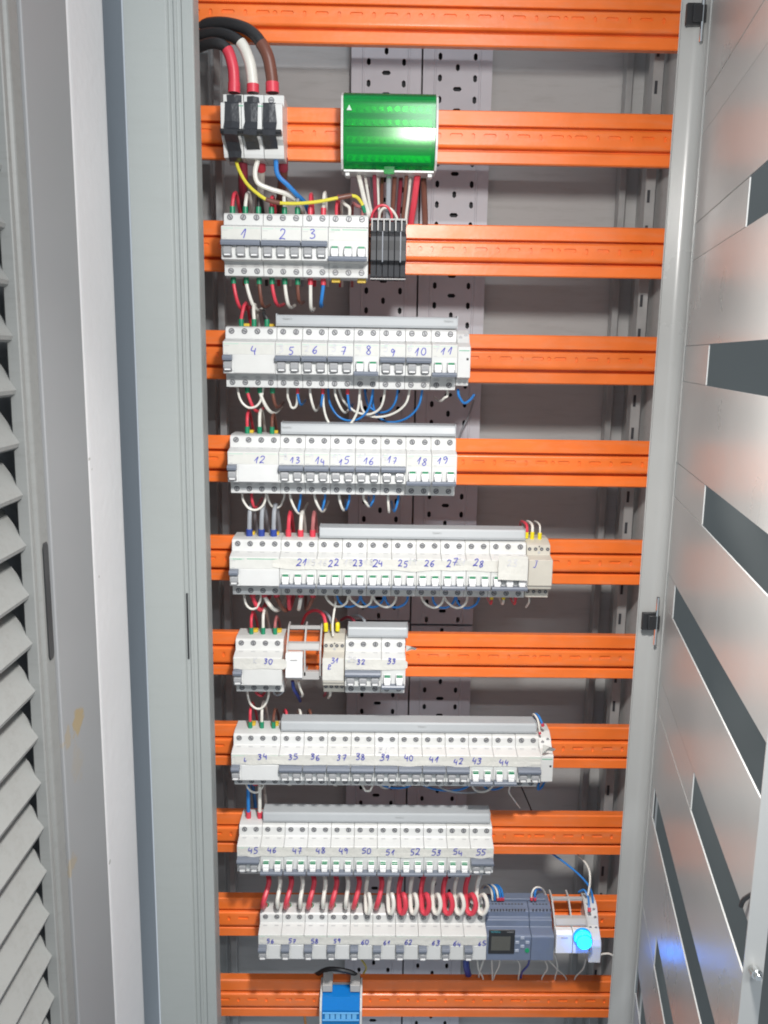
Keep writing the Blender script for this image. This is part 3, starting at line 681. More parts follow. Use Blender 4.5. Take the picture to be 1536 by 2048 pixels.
# paper patch
p = at(1026, 1135, -0.0795); b = MB(); b.box(-0.021, 0.021, 0, 0.0006, -0.0185, 0.0165); pp = b.build('paper_patch', ['tape'], None, (p.x, -0.0795, p.z)); tag(pp, 'cream paper patch with faint number taped over a breaker beside contactor J', 'paper')
for vtx in pp.data.vertices: vtx.co.z += noise.noise(vtx.co * 60) * 0.002
handwriting('23', at(1024, 1127, -0.0798), 0.0095, pp, 'ghost', 0.0006)
tape(6, 468, 573, 0.004, 0.0195, 1322, 'short cream tape over breaker K thirty', [('K', 510, 1321, 11, 'ghost'), ('30', 536, 1322.5, 11, 'ink')], 5)
tape(6, 690, 815, 0.0045, 0.0195, 1322, 'short cream tape over breakers thirty-two and thirty-three with a loose end', [('25', 704, 1318, 11, 'ghost'), ('32', 722, 1322, 11, 'ink'), ('33', 782.5, 1322, 11, 'ink')], 6, [(823, 1296, 0.008, 0.005)])
tape(7, 469, 1082, 0.0042, 0.0192, 1515, 'long cream tape with blue numbers thirty-four to forty-four and a crumpled end', [(str(n), u, v, 12, 'ink') for n, p_, s_, u, v in r7] + [('L', 491, 1519, 8, 'ink'), ('wifi', 770, 1498, 7, 'ghost')], 11, [(1098, 1497, 0.010, 0.007)])
tape(8, 478, 987, 0.0042, 0.0190, 1702, 'long cream tape with blue numbers forty-five to fifty-five', [(str(n), u, v, 11.5, 'ink') for n, s_, u, v in r8], 17)
tape(9, 520, 973, 0.0045, 0.0185, 1884, 'long cream tape with blue numbers fifty-six to sixty-five', [(str(n), u, v, 8.5, 'ink') for n, u, v in r9], 23)

# comb busbar covers --------------------------------------------------
def busbar(row, u0, u1, v, label, texts=()):
    a, e = at(u0, v, -0.036).x, at(u1, v, -0.036).x
    t = thing('busbar_cover', label, 'busbar', (a, 0, ZR(row)), 'comb busbar covers')
    b = MB(); b.prism([(-0.010, 0.0432), (-0.0305, 0.0430), (-0.0365, 0.0432), (-0.0375, 0.0470), (-0.0350, 0.0560), (-0.0335, 0.0588), (-0.010, 0.0600)], 'x', 0, e - a)
    b.build('cover', ['bus'], t, bevel=0.0006)
    for q in (0.0, e - a): MB().box(q - 0.0007, q + 0.0007, -0.0365, -0.0095, 0.0433, 0.0605).build('end_cap', ['bus'], t)
    for fx in texts: 
        o = print_text('CARRIL', Vector(((e - a) * fx, -0.0376, 0.0535)), 0.0042, t, 'busprint', True); o.rotation_euler.x = R(75)
    return t
busbar(3, 553, 915, 643, 'grey comb busbar cover above breakers five to eleven', (0.06, 0.95))
busbar(4, 563, 911, 861, 'grey comb busbar cover above breakers thirteen to nineteen', (0.03,))
busbar(5, 640, 1050, 1063, 'grey comb busbar cover above breakers twenty-two to twenty-eight', (0.57,))
busbar(6, 697, 815, 1258, 'short grey comb busbar cover above breakers thirty-two and thirty-three')
busbar(7, 563, 1073, 1448, 'grey comb busbar cover above breakers thirty-five to forty-four', (0.55,))
busbar(8, 527, 980, 1628, 'grey comb busbar cover above breakers forty-six to fifty-five', (0.60,))

# main three-pole breaker (row 1) ------------------------------------
mw = 0.0272; xm = at(441, 250, -0.066).x
mb_ = thing('main_breaker', 'large white three-pole main breaker wrapped with black insulating tape', 'breaker', (xm, 0, ZR(1)))
MBP = [(0.004, 0.0405), (-0.034, 0.0405), (-0.0435, 0.0395), (-0.0440, 0.0250), (-0.0640, 0.0240), (-0.0660, 0.0225), (-0.0660, -0.0130), (-0.0610, -0.0200), (-0.0500, -0.0250), (-0.0465, -0.0360), (-0.0440, -0.0405), (0.004, -0.0405)]
for i in range(3): MB().prism(MBP, 'x', i * mw + 0.0003, (i + 1) * mw - 0.0003).build('pole_body', ['white'], mb_, bevel=0.0008, seg=2)
put('terminal_screw', screw_mesh(), mb_, (2 * mw + 0.010, -0.0438, 0.033))
MB().prism([(-0.0655, -0.0105), (-0.0760, -0.0110), (-0.0775, -0.0135), (-0.0740, -0.0165), (-0.0630, -0.0170)], 'x', 0.001, 3 * mw - 0.001).build('handle_bar', ['black'], mb_, bevel=0.0006)
for i in (0, 1): MB().box(i * mw + 0.0215, i * mw + 0.0300, -0.0664, -0.0658, 0.0190, 0.0200).build('brand_line', ['greenline'], mb_)
def mtape(x0, x1, path, seed):
    b = MB(); n = len(path); rnd = random.Random(seed); vs = []
    for (y, z) in path:
        vs += [(x0 + rnd.uniform(-.0010, .0010), y - 0.0012, z), ((x0 + x1) / 2, y - 0.0017, z + rnd.uniform(-.0006, .0006)), (x1 + rnd.uniform(-.0012, .0012), y - 0.0012, z + rnd.uniform(-.001, .001))]
    vb = [(v[0], v[1] + 0.0009, v[2]) for v in vs]; N = len(vs)
    fs = [(3 * i + k, 3 * i + k + 1, 3 * i + k + 4, 3 * i + k + 3) for i in range(n - 1) for k in range(2)]
    edge = [(3 * i, 3 * i + 3) for i in range(n - 1)] + [(3 * i + 2, 3 * i + 5) for i in range(n - 1)] + [(0, 1), (1, 2), (3 * n - 3, 3 * n - 2), (3 * n - 2, 3 * n - 1)]
    b.add(vs + vb, fs + [tuple(N + j for j in reversed(f)) for f in fs] + [(p, q, N + q, N + p) for p, q in edge])
    return b.build('insulating_tape', ['tapeblk'], mb_)
mtape(0.0060, 0.0245, [(-0.0438, 0.0385), (-0.0440, 0.0262), (-0.0650, 0.0245), (-0.0662, 0.0220), (-0.0662, 0.0), (-0.0700, -0.0090), (-0.0778, -0.0125), (-0.0750, -0.0180), (-0.0600, -0.0240), (-0.0490, -0.0330), (-0.0450, -0.0405), (-0.0360, -0.0440)], 1)
mtape(0.0315, 0.0490, [(-0.0438, 0.0370), (-0.0440, 0.0262), (-0.0650, 0.0245), (-0.0662, 0.0220), (-0.0662, 0.0), (-0.0700, -0.0090), (-0.0778, -0.0125), (-0.0750, -0.0180), (-0.0600, -0.0240), (-0.0490, -0.0310)], 2)
mtape(0.0560, 0.0730, [(-0.0650, 0.0238), (-0.0662, 0.0220), (-0.0662, 0.0), (-0.0700, -0.0090), (-0.0778, -0.0125), (-0.0750, -0.0180), (-0.0600, -0.0240), (-0.0490, -0.0300)], 3)

# green distribution block (row 1) ------------------------------------
ga, ge = at(684, 260, -0.05).x, at(874, 260, -0.05).x; gw = ge - ga
gb = thing('distribution_block', 'large distribution block under a transparent green cover with white end plates', 'terminal block', (ga, 0, ZR(1)))
GP = [(0.004, 0.048), (-0.016, 0.050), (-0.028, 0.0485), (-0.046, 0.040), (-0.053, 0.022), (-0.0545, 0.0), (-0.053, -0.022), (-0.047, -0.040), (-0.034, -0.0505), (0.004, -0.0505)]
for q in (0.0, gw): MB().prism(GP, 'x', q - 0.0016, q + 0.0016).build('end_plate', ['white'], gb, bevel=0.0005)
MB().box(0.002, gw - 0.002, 0.002, 0.004, -0.049, 0.048).build('base_plate', ['white'], gb)
MB().box(0.002, gw - 0.002, -0.034, 0.002, -0.0530, -0.0505).build('lower_rim', ['white'], gb)
MB().box(0.002, gw - 0.002, -0.016, 0.002, 0.0485, 0.0500).build('upper_rim', ['white'], gb)
for q in (0.004, gw - 0.010): MB().box(q, q + 0.006, -0.03, -0.01, -0.0580, -0.0532).build('foot', ['white'], gb, bevel=0.0006)
for k, (z, y) in enumerate(((0.030, -0.022), (0.010, -0.033), (-0.012, -0.033), (-0.033, -0.022))):
    MB().box(0.006, gw - 0.006, y, y + 0.009, z - 0.0045, z + 0.0045).build('busbar', ['brass'], gb)
    sb = cached('gscrew', lambda: MB().cyl((0, -0.0002, 0), 0.0033, -0.004, 'y', 10, 0).mesh('clamp_screw', ['chrome']))
    for i in range(11): put('clamp_screw', sb, gb, (0.011 + i * (gw - 0.022) / 10, y, z))
def sheet(prof, t=0.0014):
    inner = [(y + t, z * 0.972) for y, z in prof]; return prof + inner[::-1]
def smooth2(pts, per=5): return [(p.x, p.y) for p in spline([Vector((y, z, 0)) for y, z in pts], per)]
b = MB(); outer = smooth2([(-0.0165, 0.0478), (-0.0320, 0.0472), (-0.0450, 0.0435), (-0.0508, 0.0375), (-0.0519, 0.0330), (-0.0521, 0.0223), (-0.0523, 0.0117), (-0.0525, 0.0010)])
outer2 = smooth2([(-0.0524, 0.0002), (-0.0502, -0.0180), (-0.0468, -0.0360), (-0.0430, -0.0430), (-0.0335, -0.0495)])
b.prism(sheet(outer), 'x', 0.0020, gw - 0.0020, 0, True); b.prism(sheet(outer2), 'x', 0.0020, gw - 0.0020, 0, True)
b.box(gw * 0.45, gw * 0.56, -0.0400, -0.0340, -0.0560, -0.0470)
b.build('green_cover', ['greencover'], gb)
b = MB(); b.prism([(0.0, -0.004), (0.007, -0.004), (0.0035, 0.003)], 'y', 0, -0.0003); b.build('warning_triangle', ['paleline'], gb, (0.006, -0.0534, 0.024))

# black relay / terminal block (row 2) ---------------------------------
ra, re_ = at(741, 500, -0.06).x, at(813, 500, -0.06).x; rw = (re_ - ra) / 6
rb = thing('relay_block', 'black six-channel relay block next to the unnumbered switch', 'relay', (ra, 0, ZR(2)))
RBP = [(0.004, 0.036), (-0.030, 0.036), (-0.034, 0.034), (-0.038, 0.020), (-0.052, 0.016), (-0.058, 0.012), (-0.058, -0.020), (-0.044, -0.024), (-0.040, -0.040), (0.004, -0.042)]
for i in range(6):
    MB().prism(RBP, 'x', i * rw + 0.0003, (i + 1) * rw - 0.0003).build('relay_channel', ['relay'], rb, bevel=0.0005)
    MB().box(i * rw + 0.0016, (i + 1) * rw - 0.0010, -0.0586, -0.0575, -0.006, 0.006).build('relay_window', ['relay2'], rb)
    MB().box(i * rw + 0.0008, i * rw + 0.0026, -0.0400, -0.0330, 0.0215, 0.0375).build('divider', ['greyp'], rb)
for i in (2, 5): MB().box(i * rw - 0.0006, i * rw + 0.0006, -0.0590, -0.036, -0.022, 0.018).build('partition', ['slate'], rb)
MB().box(0.0, re_ - ra, -0.0348, -0.0300, 0.0362, 0.0385).build('top_rail', ['greyp'], rb)
MB().box(0.0, re_ - ra, -0.0430, -0.0380, -0.0435, -0.0422).build('bottom_rail', ['greyp'], rb)

# slim auxiliary modules, contactors, carriers -------------------------
AUX = [(0.004, 0.042), (-0.022, 0.042), (-0.034, 0.036), (-0.045, 0.024), (-0.060, 0.018), (-0.060, -0.024), (-0.044, -0.027), (-0.040, -0.036), (0.004, -0.038)]
def aux(x, row, wd, label):
    t = thing('auxiliary_contact', label, 'contact', (x, 0, ZR(row)))
    MB().prism(AUX, 'x', 0.0003, wd - 0.0003).build('body', ['white'], t, bevel=0.0006)
    sm_ = cached('sscrew', lambda: MB().cyl((0, -0.0002, 0), 0.0024, -0.0006, 'y', 10, 0).mesh('terminal_screw', ['screw']))
    for dx, y, z in ((0.30, -0.0390, 0.0315), (0.72, -0.0360, 0.0345)): put('terminal_screw', sm_, t, (wd * dx, y, z))
    for dx in (0.3, 0.7): put('terminal_screw', sm_, t, (wd * dx, -0.0415, -0.031))
    MB().box(0.002, wd - 0.002, -0.0604, -0.0598, 0.0125, 0.0135).build('brand_line', ['greenline'], t)
    MB().box(wd - 0.006, wd - 0.003, -0.0604, -0.0598, 0.000, 0.003).build('status_dot', ['black'], t)
    return t
aux(XL[3] + 18 * PW + 0.0003, 3, 0.0185, 'slim white auxiliary contact clipped beside breaker eleven')
aux(x7 + 0.0004, 7, 0.0200, 'slim white auxiliary contact at the crumpled tape end')
CT = [(0.004, 0.0440), (-0.020, 0.0440), (-0.036, 0.0395), (-0.0415, 0.0370), (-0.0425, 0.0235), (-0.0640, 0.0205), (-0.0640, -0.0180), (-0.0615, -0.0190), (-0.0600, -0.0240), (-0.0430, -0.0255), (-0.0410, -0.0420), (0.004, -0.0430)]
def contactor(x, row, wd, label):
    t = thing('contactor', label, 'contactor', (x, 0, ZR(row)), 'beige modular contactors')
    MB().prism(CT, 'x', 0.0003, wd - 0.0003).build('body', ['beige'], t, bevel=0.0007)
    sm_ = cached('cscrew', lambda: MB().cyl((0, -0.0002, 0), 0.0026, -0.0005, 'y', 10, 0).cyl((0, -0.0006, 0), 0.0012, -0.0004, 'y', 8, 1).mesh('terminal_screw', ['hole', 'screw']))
    for i in range(4):
        for y, z in ((-0.0419, 0.0320), (-0.0422, -0.0325)): put('terminal_screw', sm_, t, (wd * (0.125 + 0.25 * i), y, z))
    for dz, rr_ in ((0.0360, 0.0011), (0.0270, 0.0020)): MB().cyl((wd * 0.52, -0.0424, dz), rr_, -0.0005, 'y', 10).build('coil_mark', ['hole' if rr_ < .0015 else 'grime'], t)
    return t
c5 = contactor(x5 + 0.0006, 5, 0.0355, 'beige modular contactor marked J at the right end of breakers twenty-one to twenty-nine')
number('J', 1070, 1127, 13, c5, 'ink', Y=-0.0645, half=0.0006)
c6x = at(645, 1330, -0.064).x
c6 = contactor(c6x, 6, x6 - c6x - 0.0006, 'beige modular contactor marked 31 with yellow ferrules on top')
tz = MB(); tz.box(0, x6 - c6x - 0.002, -0.0652, -0.0646, -0.014, 0.0205); tz.build('paper_label', ['tape'], c6)
number('31', 669, 1321, 10.5, c6, 'ink', Y=-0.0656, half=0.0006); number('R', 659, 1333, 10, c6, 'ink', Y=-0.0656, half=0.0006)

def carrier(x, row, cell, label, plugs):
    t = thing('module_carrier', label, 'carrier', (x, 0, ZR(row) + 0.017), 'grey open module carriers')
    wd = cell * 2; pr = lambda y0, z0, y1, z1: [(y0, z0), (y0 - 0.003, z0 - 0.001), (y1 - 0.003, z1 - 0.001), (y1, z1)]
    for q in (0.0, cell, wd - 0.0028):   # side ribs
        MB().prism([(0.002, 0.038), (-0.014, 0.038), (-0.020, 0.036), (-0.046, 0.0155), (-0.050, 0.010), (-0.050, -0.030), (-0.040, -0.036), (0.002, -0.036), (0.002, -0.033), (-0.036, -0.033), (-0.045, -0.026), (-0.045, 0.008), (-0.040, 0.0135), (-0.018, 0.032), (0.002, 0.034)], 'x', q + 0.0003, q + 0.0028).build('rib', ['greyp'], t)
    MB().box(0.0030, wd - 0.0030, -0.0195, -0.0145, 0.0325, 0.0377).build('top_bar', ['greyp'], t, bevel=0.0004)
    MB().prism([(-0.0365, 0.0195), (-0.0445, 0.0190), (-0.0500, 0.0125), (-0.0500, 0.0095), (-0.0440, 0.0095)], 'x', 0.0030, wd - 0.0030).build('middle_bar', ['greyp'], t, bevel=0.0004)
    MB().box(0.0030, wd - 0.0030, -0.0500, -0.0405, -0.0360, -0.0240).build('bottom_bar', ['greyp'], t, bevel=0.0004)
    return t
def plug(x, row, wd, label, zc=0.0075):
    t = thing('blank_plug', label, 'plug', (x, 0, ZR(row)))
    MB().prism([(-0.0505, zc + 0.0185), (-0.0600, zc + 0.0190), (-0.0650, zc + 0.0140), (-0.0658, zc - 0.0175), (-0.0640, zc - 0.0190), (-0.0505, zc - 0.0190)], 'x', 0, wd).build('cap', ['white2'], t, bevel=0.0008, seg=2)
    MB().box(wd * .3, wd * .7, -0.0664, -0.0655, zc + 0.0095, zc + 0.0105).build('mark', ['greyp'], t)
    return t
k6 = at(572, 1320, -0.05).x
carrier(k6, 6, 0.0262, 'grey open module carrier between breaker K thirty and contactor thirty-one', 1)
plug(k6 + 0.0006, 6, 0.0250, 'white blank plug in the carrier right of breaker K thirty')
# PLC -----------------------------------------------------------------
pa = x9 + 0.0008; pb = at(1063, 1880, -0.062).x; pc = at(1109, 1880, -0.062).x
plc = thing('logic_controller', 'blue grey logic controller with small display and keypad beside breaker sixty-five', 'controller', (pa, 0, ZR(9)))
PP = [(0.004, 0.0450), (-0.018, 0.0450), (-0.024, 0.0425), (-0.0335, 0.0405), (-0.0345, 0.0310), (-0.0400, 0.0295), (-0.0420, 0.0190), (-0.0590, 0.0165), (-0.0610, 0.0140), (-0.0610, -0.0270), (-0.0420, -0.0330), (-0.0380, -0.0450), (0.004, -0.0450)]
MB().prism(PP, 'x', 0, pb - pa - 0.0003).build('base_unit', ['plc'], plc, bevel=0.0007)
MB().prism(PP, 'x', pb - pa + 0.0003, pc - pa).build('expansion_unit', ['plc'], plc, bevel=0.0007)
MB().box(0.020, pc - pa - 0.006, -0.014, 0.002, 0.0452, 0.0490).build('top_ridge', ['plc'], plc, bevel=0.0006)
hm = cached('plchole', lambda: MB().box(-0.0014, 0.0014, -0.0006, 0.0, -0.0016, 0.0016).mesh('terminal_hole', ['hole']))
def loc_of(u, v, Y): return at(u, v, Y) - plc.location
def hole_at(u, v, yy):
    p = loc_of(u, v, yy); put('terminal_hole', hm, plc, p)
for i in range(12): hole_at(983 + i * 6.0, 1819.5, -0.0349)
for i in range(6): hole_at(1066 + i * 7.0, 1819.5, -0.0349)
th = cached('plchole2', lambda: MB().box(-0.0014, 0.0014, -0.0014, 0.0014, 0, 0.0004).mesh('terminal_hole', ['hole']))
for i in range(11): put('terminal_hole', th, plc, (0.008 + i * 0.0053, -0.0205, 0.0442))
for i in range(5): put('terminal_hole', th, plc, (pb - pa + 0.009 + i * 0.0053, -0.0205, 0.0442))
d0, d1 = loc_of(978, 1859, -0.0612), loc_of(1028, 1907, -0.0612)
dz0 = max(d1.z, -0.0262); ds = MB().box(d0.x, d1.x, -0.0624, -0.0608, dz0, d0.z).build('display', ['black'], plc, bevel=0.0005)
q0, q1 = loc_of(983, 1873, -0.0625), loc_of(1020, 1901, -0.0625)
MB().box(q0.x, q1.x, -0.0627, -0.0622, max(q1.z, dz0 + 0.003), q0.z).build('screen', ['lcd'], ds)
print_text('SIEMENS', Vector((d0.x + 0.0105, -0.0626, d0.z - 0.0035)), 0.0042, ds, 'cyan')
print_text('LOGO!', Vector((d1.x - 0.0075, -0.0626, d0.z - 0.0035)), 0.0032, ds, 'grime')
for (u, v, kk) in ((1045, 1875.5, 'key'), (1034.5, 1884.5, 'key'), (1055, 1884.5, 'key'), (1044.5, 1892.5, 'key'), (1033.5, 1901, 'key'), (1054, 1900.5, 'greenkey')):
    p = loc_of(u, v, -0.0612)
    if kk == 'key': MB().box(-0.0031, 0.0031, -0.0012, 0.0004, -0.0026, 0.0026).build('key', ['key'], plc, p, bevel=0.0005)
    else: MB().cyl((0, 0.0004, 0), 0.0036, -0.0016, 'y', 12).build('key', ['greenkey'], plc, p)
k9 = pc + 0.0012
cw = 0.0272
carrier(k9, 9, cw, 'grey open module carrier right of the logic controller', 2)
plug(k9 + 0.0006, 9, cw - 0.0012, 'white blank plug beside the lit blue indicator lamp')
plug(k9 + cw + 0.0004, 9, cw - 0.0012, 'white lamp holder plug behind the lit blue indicator lamp')
lx = k9 + cw * 1.5; lz = at(1163, 1892, -0.090).z - ZR(9)
lamp = thing('indicator_lamp', 'round indicator lamp glowing bright cyan blue on a white plug', 'lamp', (lx, -0.066, ZR(9) + lz))
MB().cyl((0, 0.0, 0), 0.0145, -0.005, 'y', 28).build('bezel', ['lensring'], lamp, bevel=0.0006)
MB().cyl((0, -0.0052, 0), 0.0128, -0.0125, 'y', 28, 0, 0.0112).build('lens', ['lens'], lamp, bevel=0.0012, seg=2)
MB().tube([(0.0122 * math.cos(a), -0.0150, 0.0122 * math.sin(a)) for a in [i * math.pi / 14 for i in range(29)]], 0.0010, 6).build('lens_ring', ['lensdark'], lamp)
rl = k9 + 2 * cw + 0.0008
rel = thing('slim_relay', 'slim white relay module right of the blue indicator lamp', 'relay', (rl, 0, ZR(9)))
MB().prism([(0.004, 0.0480), (-0.016, 0.0480), (-0.022, 0.0455), (-0.034, 0.0320), (-0.040, 0.0210), (-0.058, 0.0080), (-0.062, 0.0), (-0.062, -0.0300), (-0.048, -0.0340), (0.004, -0.0380)], 'x', 0, 0.0190).build('body', ['white'], rel, bevel=0.0008)
ss = MB().cyl((0, 0, 0), 0.0021, -0.0008, 'y', 10).mesh('terminal_screw', ['screw'])
for px, y, z in ((0.013, -0.0270, 0.0405), (0.014, -0.0345, 0.0320), (0.005, -0.0425, 0.0195), (0.014, -0.0430, 0.0190)): put('terminal_screw', ss, rel, (px, y, z))
MB().box(0.001, 0.018, -0.0626, -0.0618, -0.0030, -0.0020).build('brand_line', ['paleline'], rel)

# blue distribution block (row 10) --------------------------------------
ba, be = at(641, 2000, -0.05).x, at(722, 2000, -0.05).x; bw = be - ba
bb = thing('distribution_block', 'small distribution block under a transparent blue cover on the lowest rail', 'terminal block', (ba, 0, ZR(10)))
for q in (0.0, bw): MB().prism([(0.004, 0.040), (-0.020, 0.040), (-0.040, 0.036), (-0.048, 0.020), (-0.048, -0.050), (-0.030, -0.056), (0.004, -0.056)], 'x', q - 0.0018, q + 0.0018).build('end_plate', ['white'], bb, bevel=0.0005)
MB().box(0.002, bw - 0.002, -0.012, 0.004, -0.055, 0.034).build('base_plate', ['white'], bb)
for q in (0.002, bw - 0.018): MB().box(q, q + 0.016, -0.030, 0.0, 0.0405, 0.0530).build('tab', ['greyp'], bb, bevel=0.0005)
for k, (z, y) in enumerate(((0.018, -0.028), (-0.002, -0.036), (-0.024, -0.036), (-0.044, -0.03))):
    MB().box(0.005, bw - 0.005, y, y + 0.01, z - 0.005, z + 0.005).build('busbar', ['brass'], bb)
    for i in range(7): put('clamp_screw', CACHE['gscrew'], bb, (0.009 + i * (bw - 0.018) / 6, y, z))
b = MB(); b.prism(sheet([(-0.012, 0.0395), (-0.036, 0.0365), (-0.046, 0.0200), (-0.0470, 0.004)]), 'x', 0.002, bw - 0.002); b.prism(sheet([(-0.0470, 0.003), (-0.0475, -0.030), (-0.046, -0.050)]), 'x', 0.002, bw - 0.002)
b.build('blue_cover', ['bluecover'], bb)
M['bluerib'] = mat('pale blue moulding', (0.16, 0.48, 0.85), 0.3)
for z_ in (0.0165, 0.0035, -0.022, -0.040): MB().box(0.003, bw - 0.003, -0.0490, -0.0472, z_ - 0.0009, z_ + 0.0009).build('cover_rib', ['bluerib'], bb)
for i in range(6): MB().box(0.006 + i * (bw - 0.012) / 6 + 0.001, 0.006 + (i + 1) * (bw - 0.012) / 6 - 0.001, -0.0482, -0.0472, 0.0052, 0.0150).build('cover_window', ['bluerib'], bb)

# ------------------------------------------------------------------ wires
NTH = 'first second third fourth fifth sixth seventh eighth ninth tenth eleventh twelfth'.split()
RED, WHT, BLU, BRN, BLK, GRY, YEL = 'red', 'white', 'blue', 'brown', 'black', 'grey', 'yellow'
def wire(label, colour, pts, r=0.0016, ferr=None, group=None, name='wire', per=8):
    """pts: world points; ferr: list of (index_end, colour, length, radius)"""
    P = spline(pts, per); c0 = P[0]
    b = MB(); b.tube([p - c0 for p in P], r, 8)
    t = thing(name, label, 'wire', c0, group) if ferr else None
    if not t:
        o = b.build(name, ['w_' + colour], None, c0); return tag(o, label, 'wire', group)
    b.build('insulation', ['w_' + colour], t)
    for (end, fc, ln, fr) in ferr:
        Q = P if end == 0 else P[::-1]; acc = 0; sub = [Q[0]]
        for i in range(1, len(Q)):
            d = (Q[i] - Q[i - 1]).length
            if acc + d >= ln: sub.append(Q[i - 1].lerp(Q[i], (ln - acc) / d)); break
            sub.append(Q[i]); acc += d
        MB().tube([p - c0 for p in sub], fr, 10).build('ferrule', ['f_yellow' if fc == 'fyellow' else 'w_' + fc], t)
    return t
def term(br, i, top):
    """terminal mouth of pole i on a device"""
    o = BR[br]; return Vector((o.location.x + (i + 0.5) * PW, -0.022, o.location.z + (0.0425 if top else -0.0425)))
TW = Vector((0, 0, 1))
def topwire(br, i, colour, fc, up=0.022, lean=0.0, r=0.0022, dx=0.0, back=0.075, label=None):
    p = term(br, i, True) + Vector((dx, 0, 0.0005))
    pts = [p - TW * 0.004, p + TW * 0.010, p + Vector((lean * .6, 0.001, up * 0.75)), p + Vector((lean, 0.008, up)), p + Vector((lean * 1.2, 0.030, up * 0.95)), p + Vector((lean * 1.3, back, -0.02)), p + Vector((lean * 1.3, back + 0.01, -0.09))]
    o = ['first', 'second', 'third', 'fourth'][i]
    nm = {'iso': 'the unnumbered switch', 20: 'the breaker left of twenty-one'}.get(br, f'breaker {words(br)}')
    wire(label or f'{colour} wire with {"yellow" if fc == "fyellow" else fc or "no"} sleeve entering the {o} top terminal of {nm}', colour, pts, r, [(0, fc, 0.0135, r * 1.45)] if fc else None, 'wires entering breaker tops')
def botwire(br, i, colour, fc, dn=0.03, lean=0.0, r=0.0022, dx=0.0, back=0.08):
    p = term(br, i, False) + Vector((dx, 0, -0.0005))
    pts = [p + TW * 0.004, p - TW * 0.008, p + Vector((lean * .5, 0.001, -dn * 0.7)), p + Vector((lean, 0.010, -dn)), p + Vector((lean * 1.3, 0.035, -dn * 1.05)), p + Vector((lean * 1.6, back, -dn * 0.9))]
    o = ['first', 'second', 'third', 'fourth'][i]
    nm = {'iso': 'the unnumbered switch', 20: 'the breaker left of twenty-one'}.get(br, f'breaker {words(br)}')
    wire(f'{colour} wire with {fc or "no"} sleeve leaving the {o} bottom terminal of {nm}', colour, pts, r, [(0, fc, 0.012, r * 1.45)] if fc else None, 'wires leaving breaker bottoms')
def loop(a, c, sag, colour, r, label, yb=0.0, skew=0.5):
    pts = [a + TW * 0.004]
    for i in range(9):
        t = i / 8; q = 0.5 - 0.5 * math.cos(math.pi * t); q = q ** (math.log(0.5) / math.log(min(0.75, max(0.25, 1 - skew))))
        pts.append(a.lerp(c, q) - TW * sag * (math.sin(math.pi * t) ** 0.85) + Vector((random.uniform(-.0006, .0006), yb * math.sin(math.pi * t), 0)))
    pts.append(c + TW * 0.004)
    wire(label, colour, pts, r, None, 'jumper wires looping under breakers')
def px(seq): return [at(u, v, Y) for u, v, Y in seq]

# row 1: main supply cables
def main_cable(label, colour, seq, r, cut, sh):
    P = spline(px(seq), 10); c0 = P[0]; t = thing('power_cable', label, 'cable', c0)
    MB().tube([p - c0 for p in P], r, 12).build('sheath', ['w_black'], t)
    Q = P[int(len(P) * cut):]; MB().tube([p - c0 for p in Q], r * 1.06, 12).build('coloured_sleeve', ['w_' + colour], t)
    Q = P[int(len(P) * sh):]; MB().tube([p - c0 for p in Q], r * 1.16, 12).build('shrink_tube', ['w_red'], t)
main_cable('thick black supply cable with red sleeve on the main breaker', 'red', [(360, 130, 0.03), (392, 98, 0.0), (425, 86, -0.02), (452, 96, -0.024), (465, 130, -0.024), (468, 160, -0.022), (468, 186, -0.022)], 0.0072, 0.52, 0.86)
main_cable('thick black supply cable with white sleeve on the main breaker', 'white', [(352, 110, 0.04), (392, 74, 0.005), (438, 66, -0.012), (478, 82, -0.022), (498, 120, -0.024), (505, 160, -0.022), (506, 186, -0.022)], 0.0072, 0.52, 0.88)
main_cable('thick black supply cable with brown sleeve arching highest over the main breaker', 'brown', [(352, 92, 0.04), (392, 56, 0.01), (445, 46, -0.008), (500, 62, -0.020), (532, 104, -0.024), (543, 150, -0.022), (545, 186, -0.022)], 0.0078, 0.60, 0.90)
# wires below main breaker
wire('thick dark red wire hanging below the first pole of the main breaker', 'darkred', px([(484, 318, -0.015), (486, 350, 0.0), (486, 385, 0.03), (490, 420, 0.08)]), 0.0068)
wire('thick pale wire hanging below the second pole of the main breaker', WHT, px([(522, 318, -0.012), (522, 350, 0.01), (520, 380, 0.04), (516, 430, 0.10)]), 0.0058, [(0, RED, 0.018, 0.0068)])
wire('thick brown wire hanging below the third pole of the main breaker', BRN, px([(566, 318, -0.012), (566, 345, 0.005), (562, 390, 0.05), (556, 430, 0.10)]), 0.0066, [(0, 'darkred', 0.016, 0.0072)])
t = wire('yellow green earth wire sagging from the main breaker to the unnumbered switch', YEL, px([(472, 322, -0.030), (478, 340, -0.034), (492, 365, -0.036), (512, 385, -0.038), (540, 402, -0.038), (580, 407, -0.038), (630, 404, -0.038), (680, 395, -0.036), (708, 392, -0.033), (722, 404, -0.028), (730, 425, -0.024)]), 0.0024, [(1, 'green', 0.010, 0.0027)])
def collar(seq, colour, r, parent, name): 
    P = px(seq); base = parent.location; MB().tube([p - base for p in P], r, 10).build(name, ['w_' + colour], parent)
collar([(532, 398.5, -0.038), (545, 403, -0.038), (560, 406, -0.038)], BRN, 0.0031, t, 'brown_marker')
collar([(676, 396, -0.0363), (690, 393, -0.0355), (703, 391, -0.0335)], BRN, 0.0036, t, 'brown_marker')
wire('cream wire running from the main breaker down to breaker two', WHT, px([(516, 318, -0.030), (510, 345, -0.034), (516, 366, -0.032), (540, 378, -0.028), (572, 388, -0.020), (596, 404, -0.005), (606, 425, 0.02)]), 0.0034)
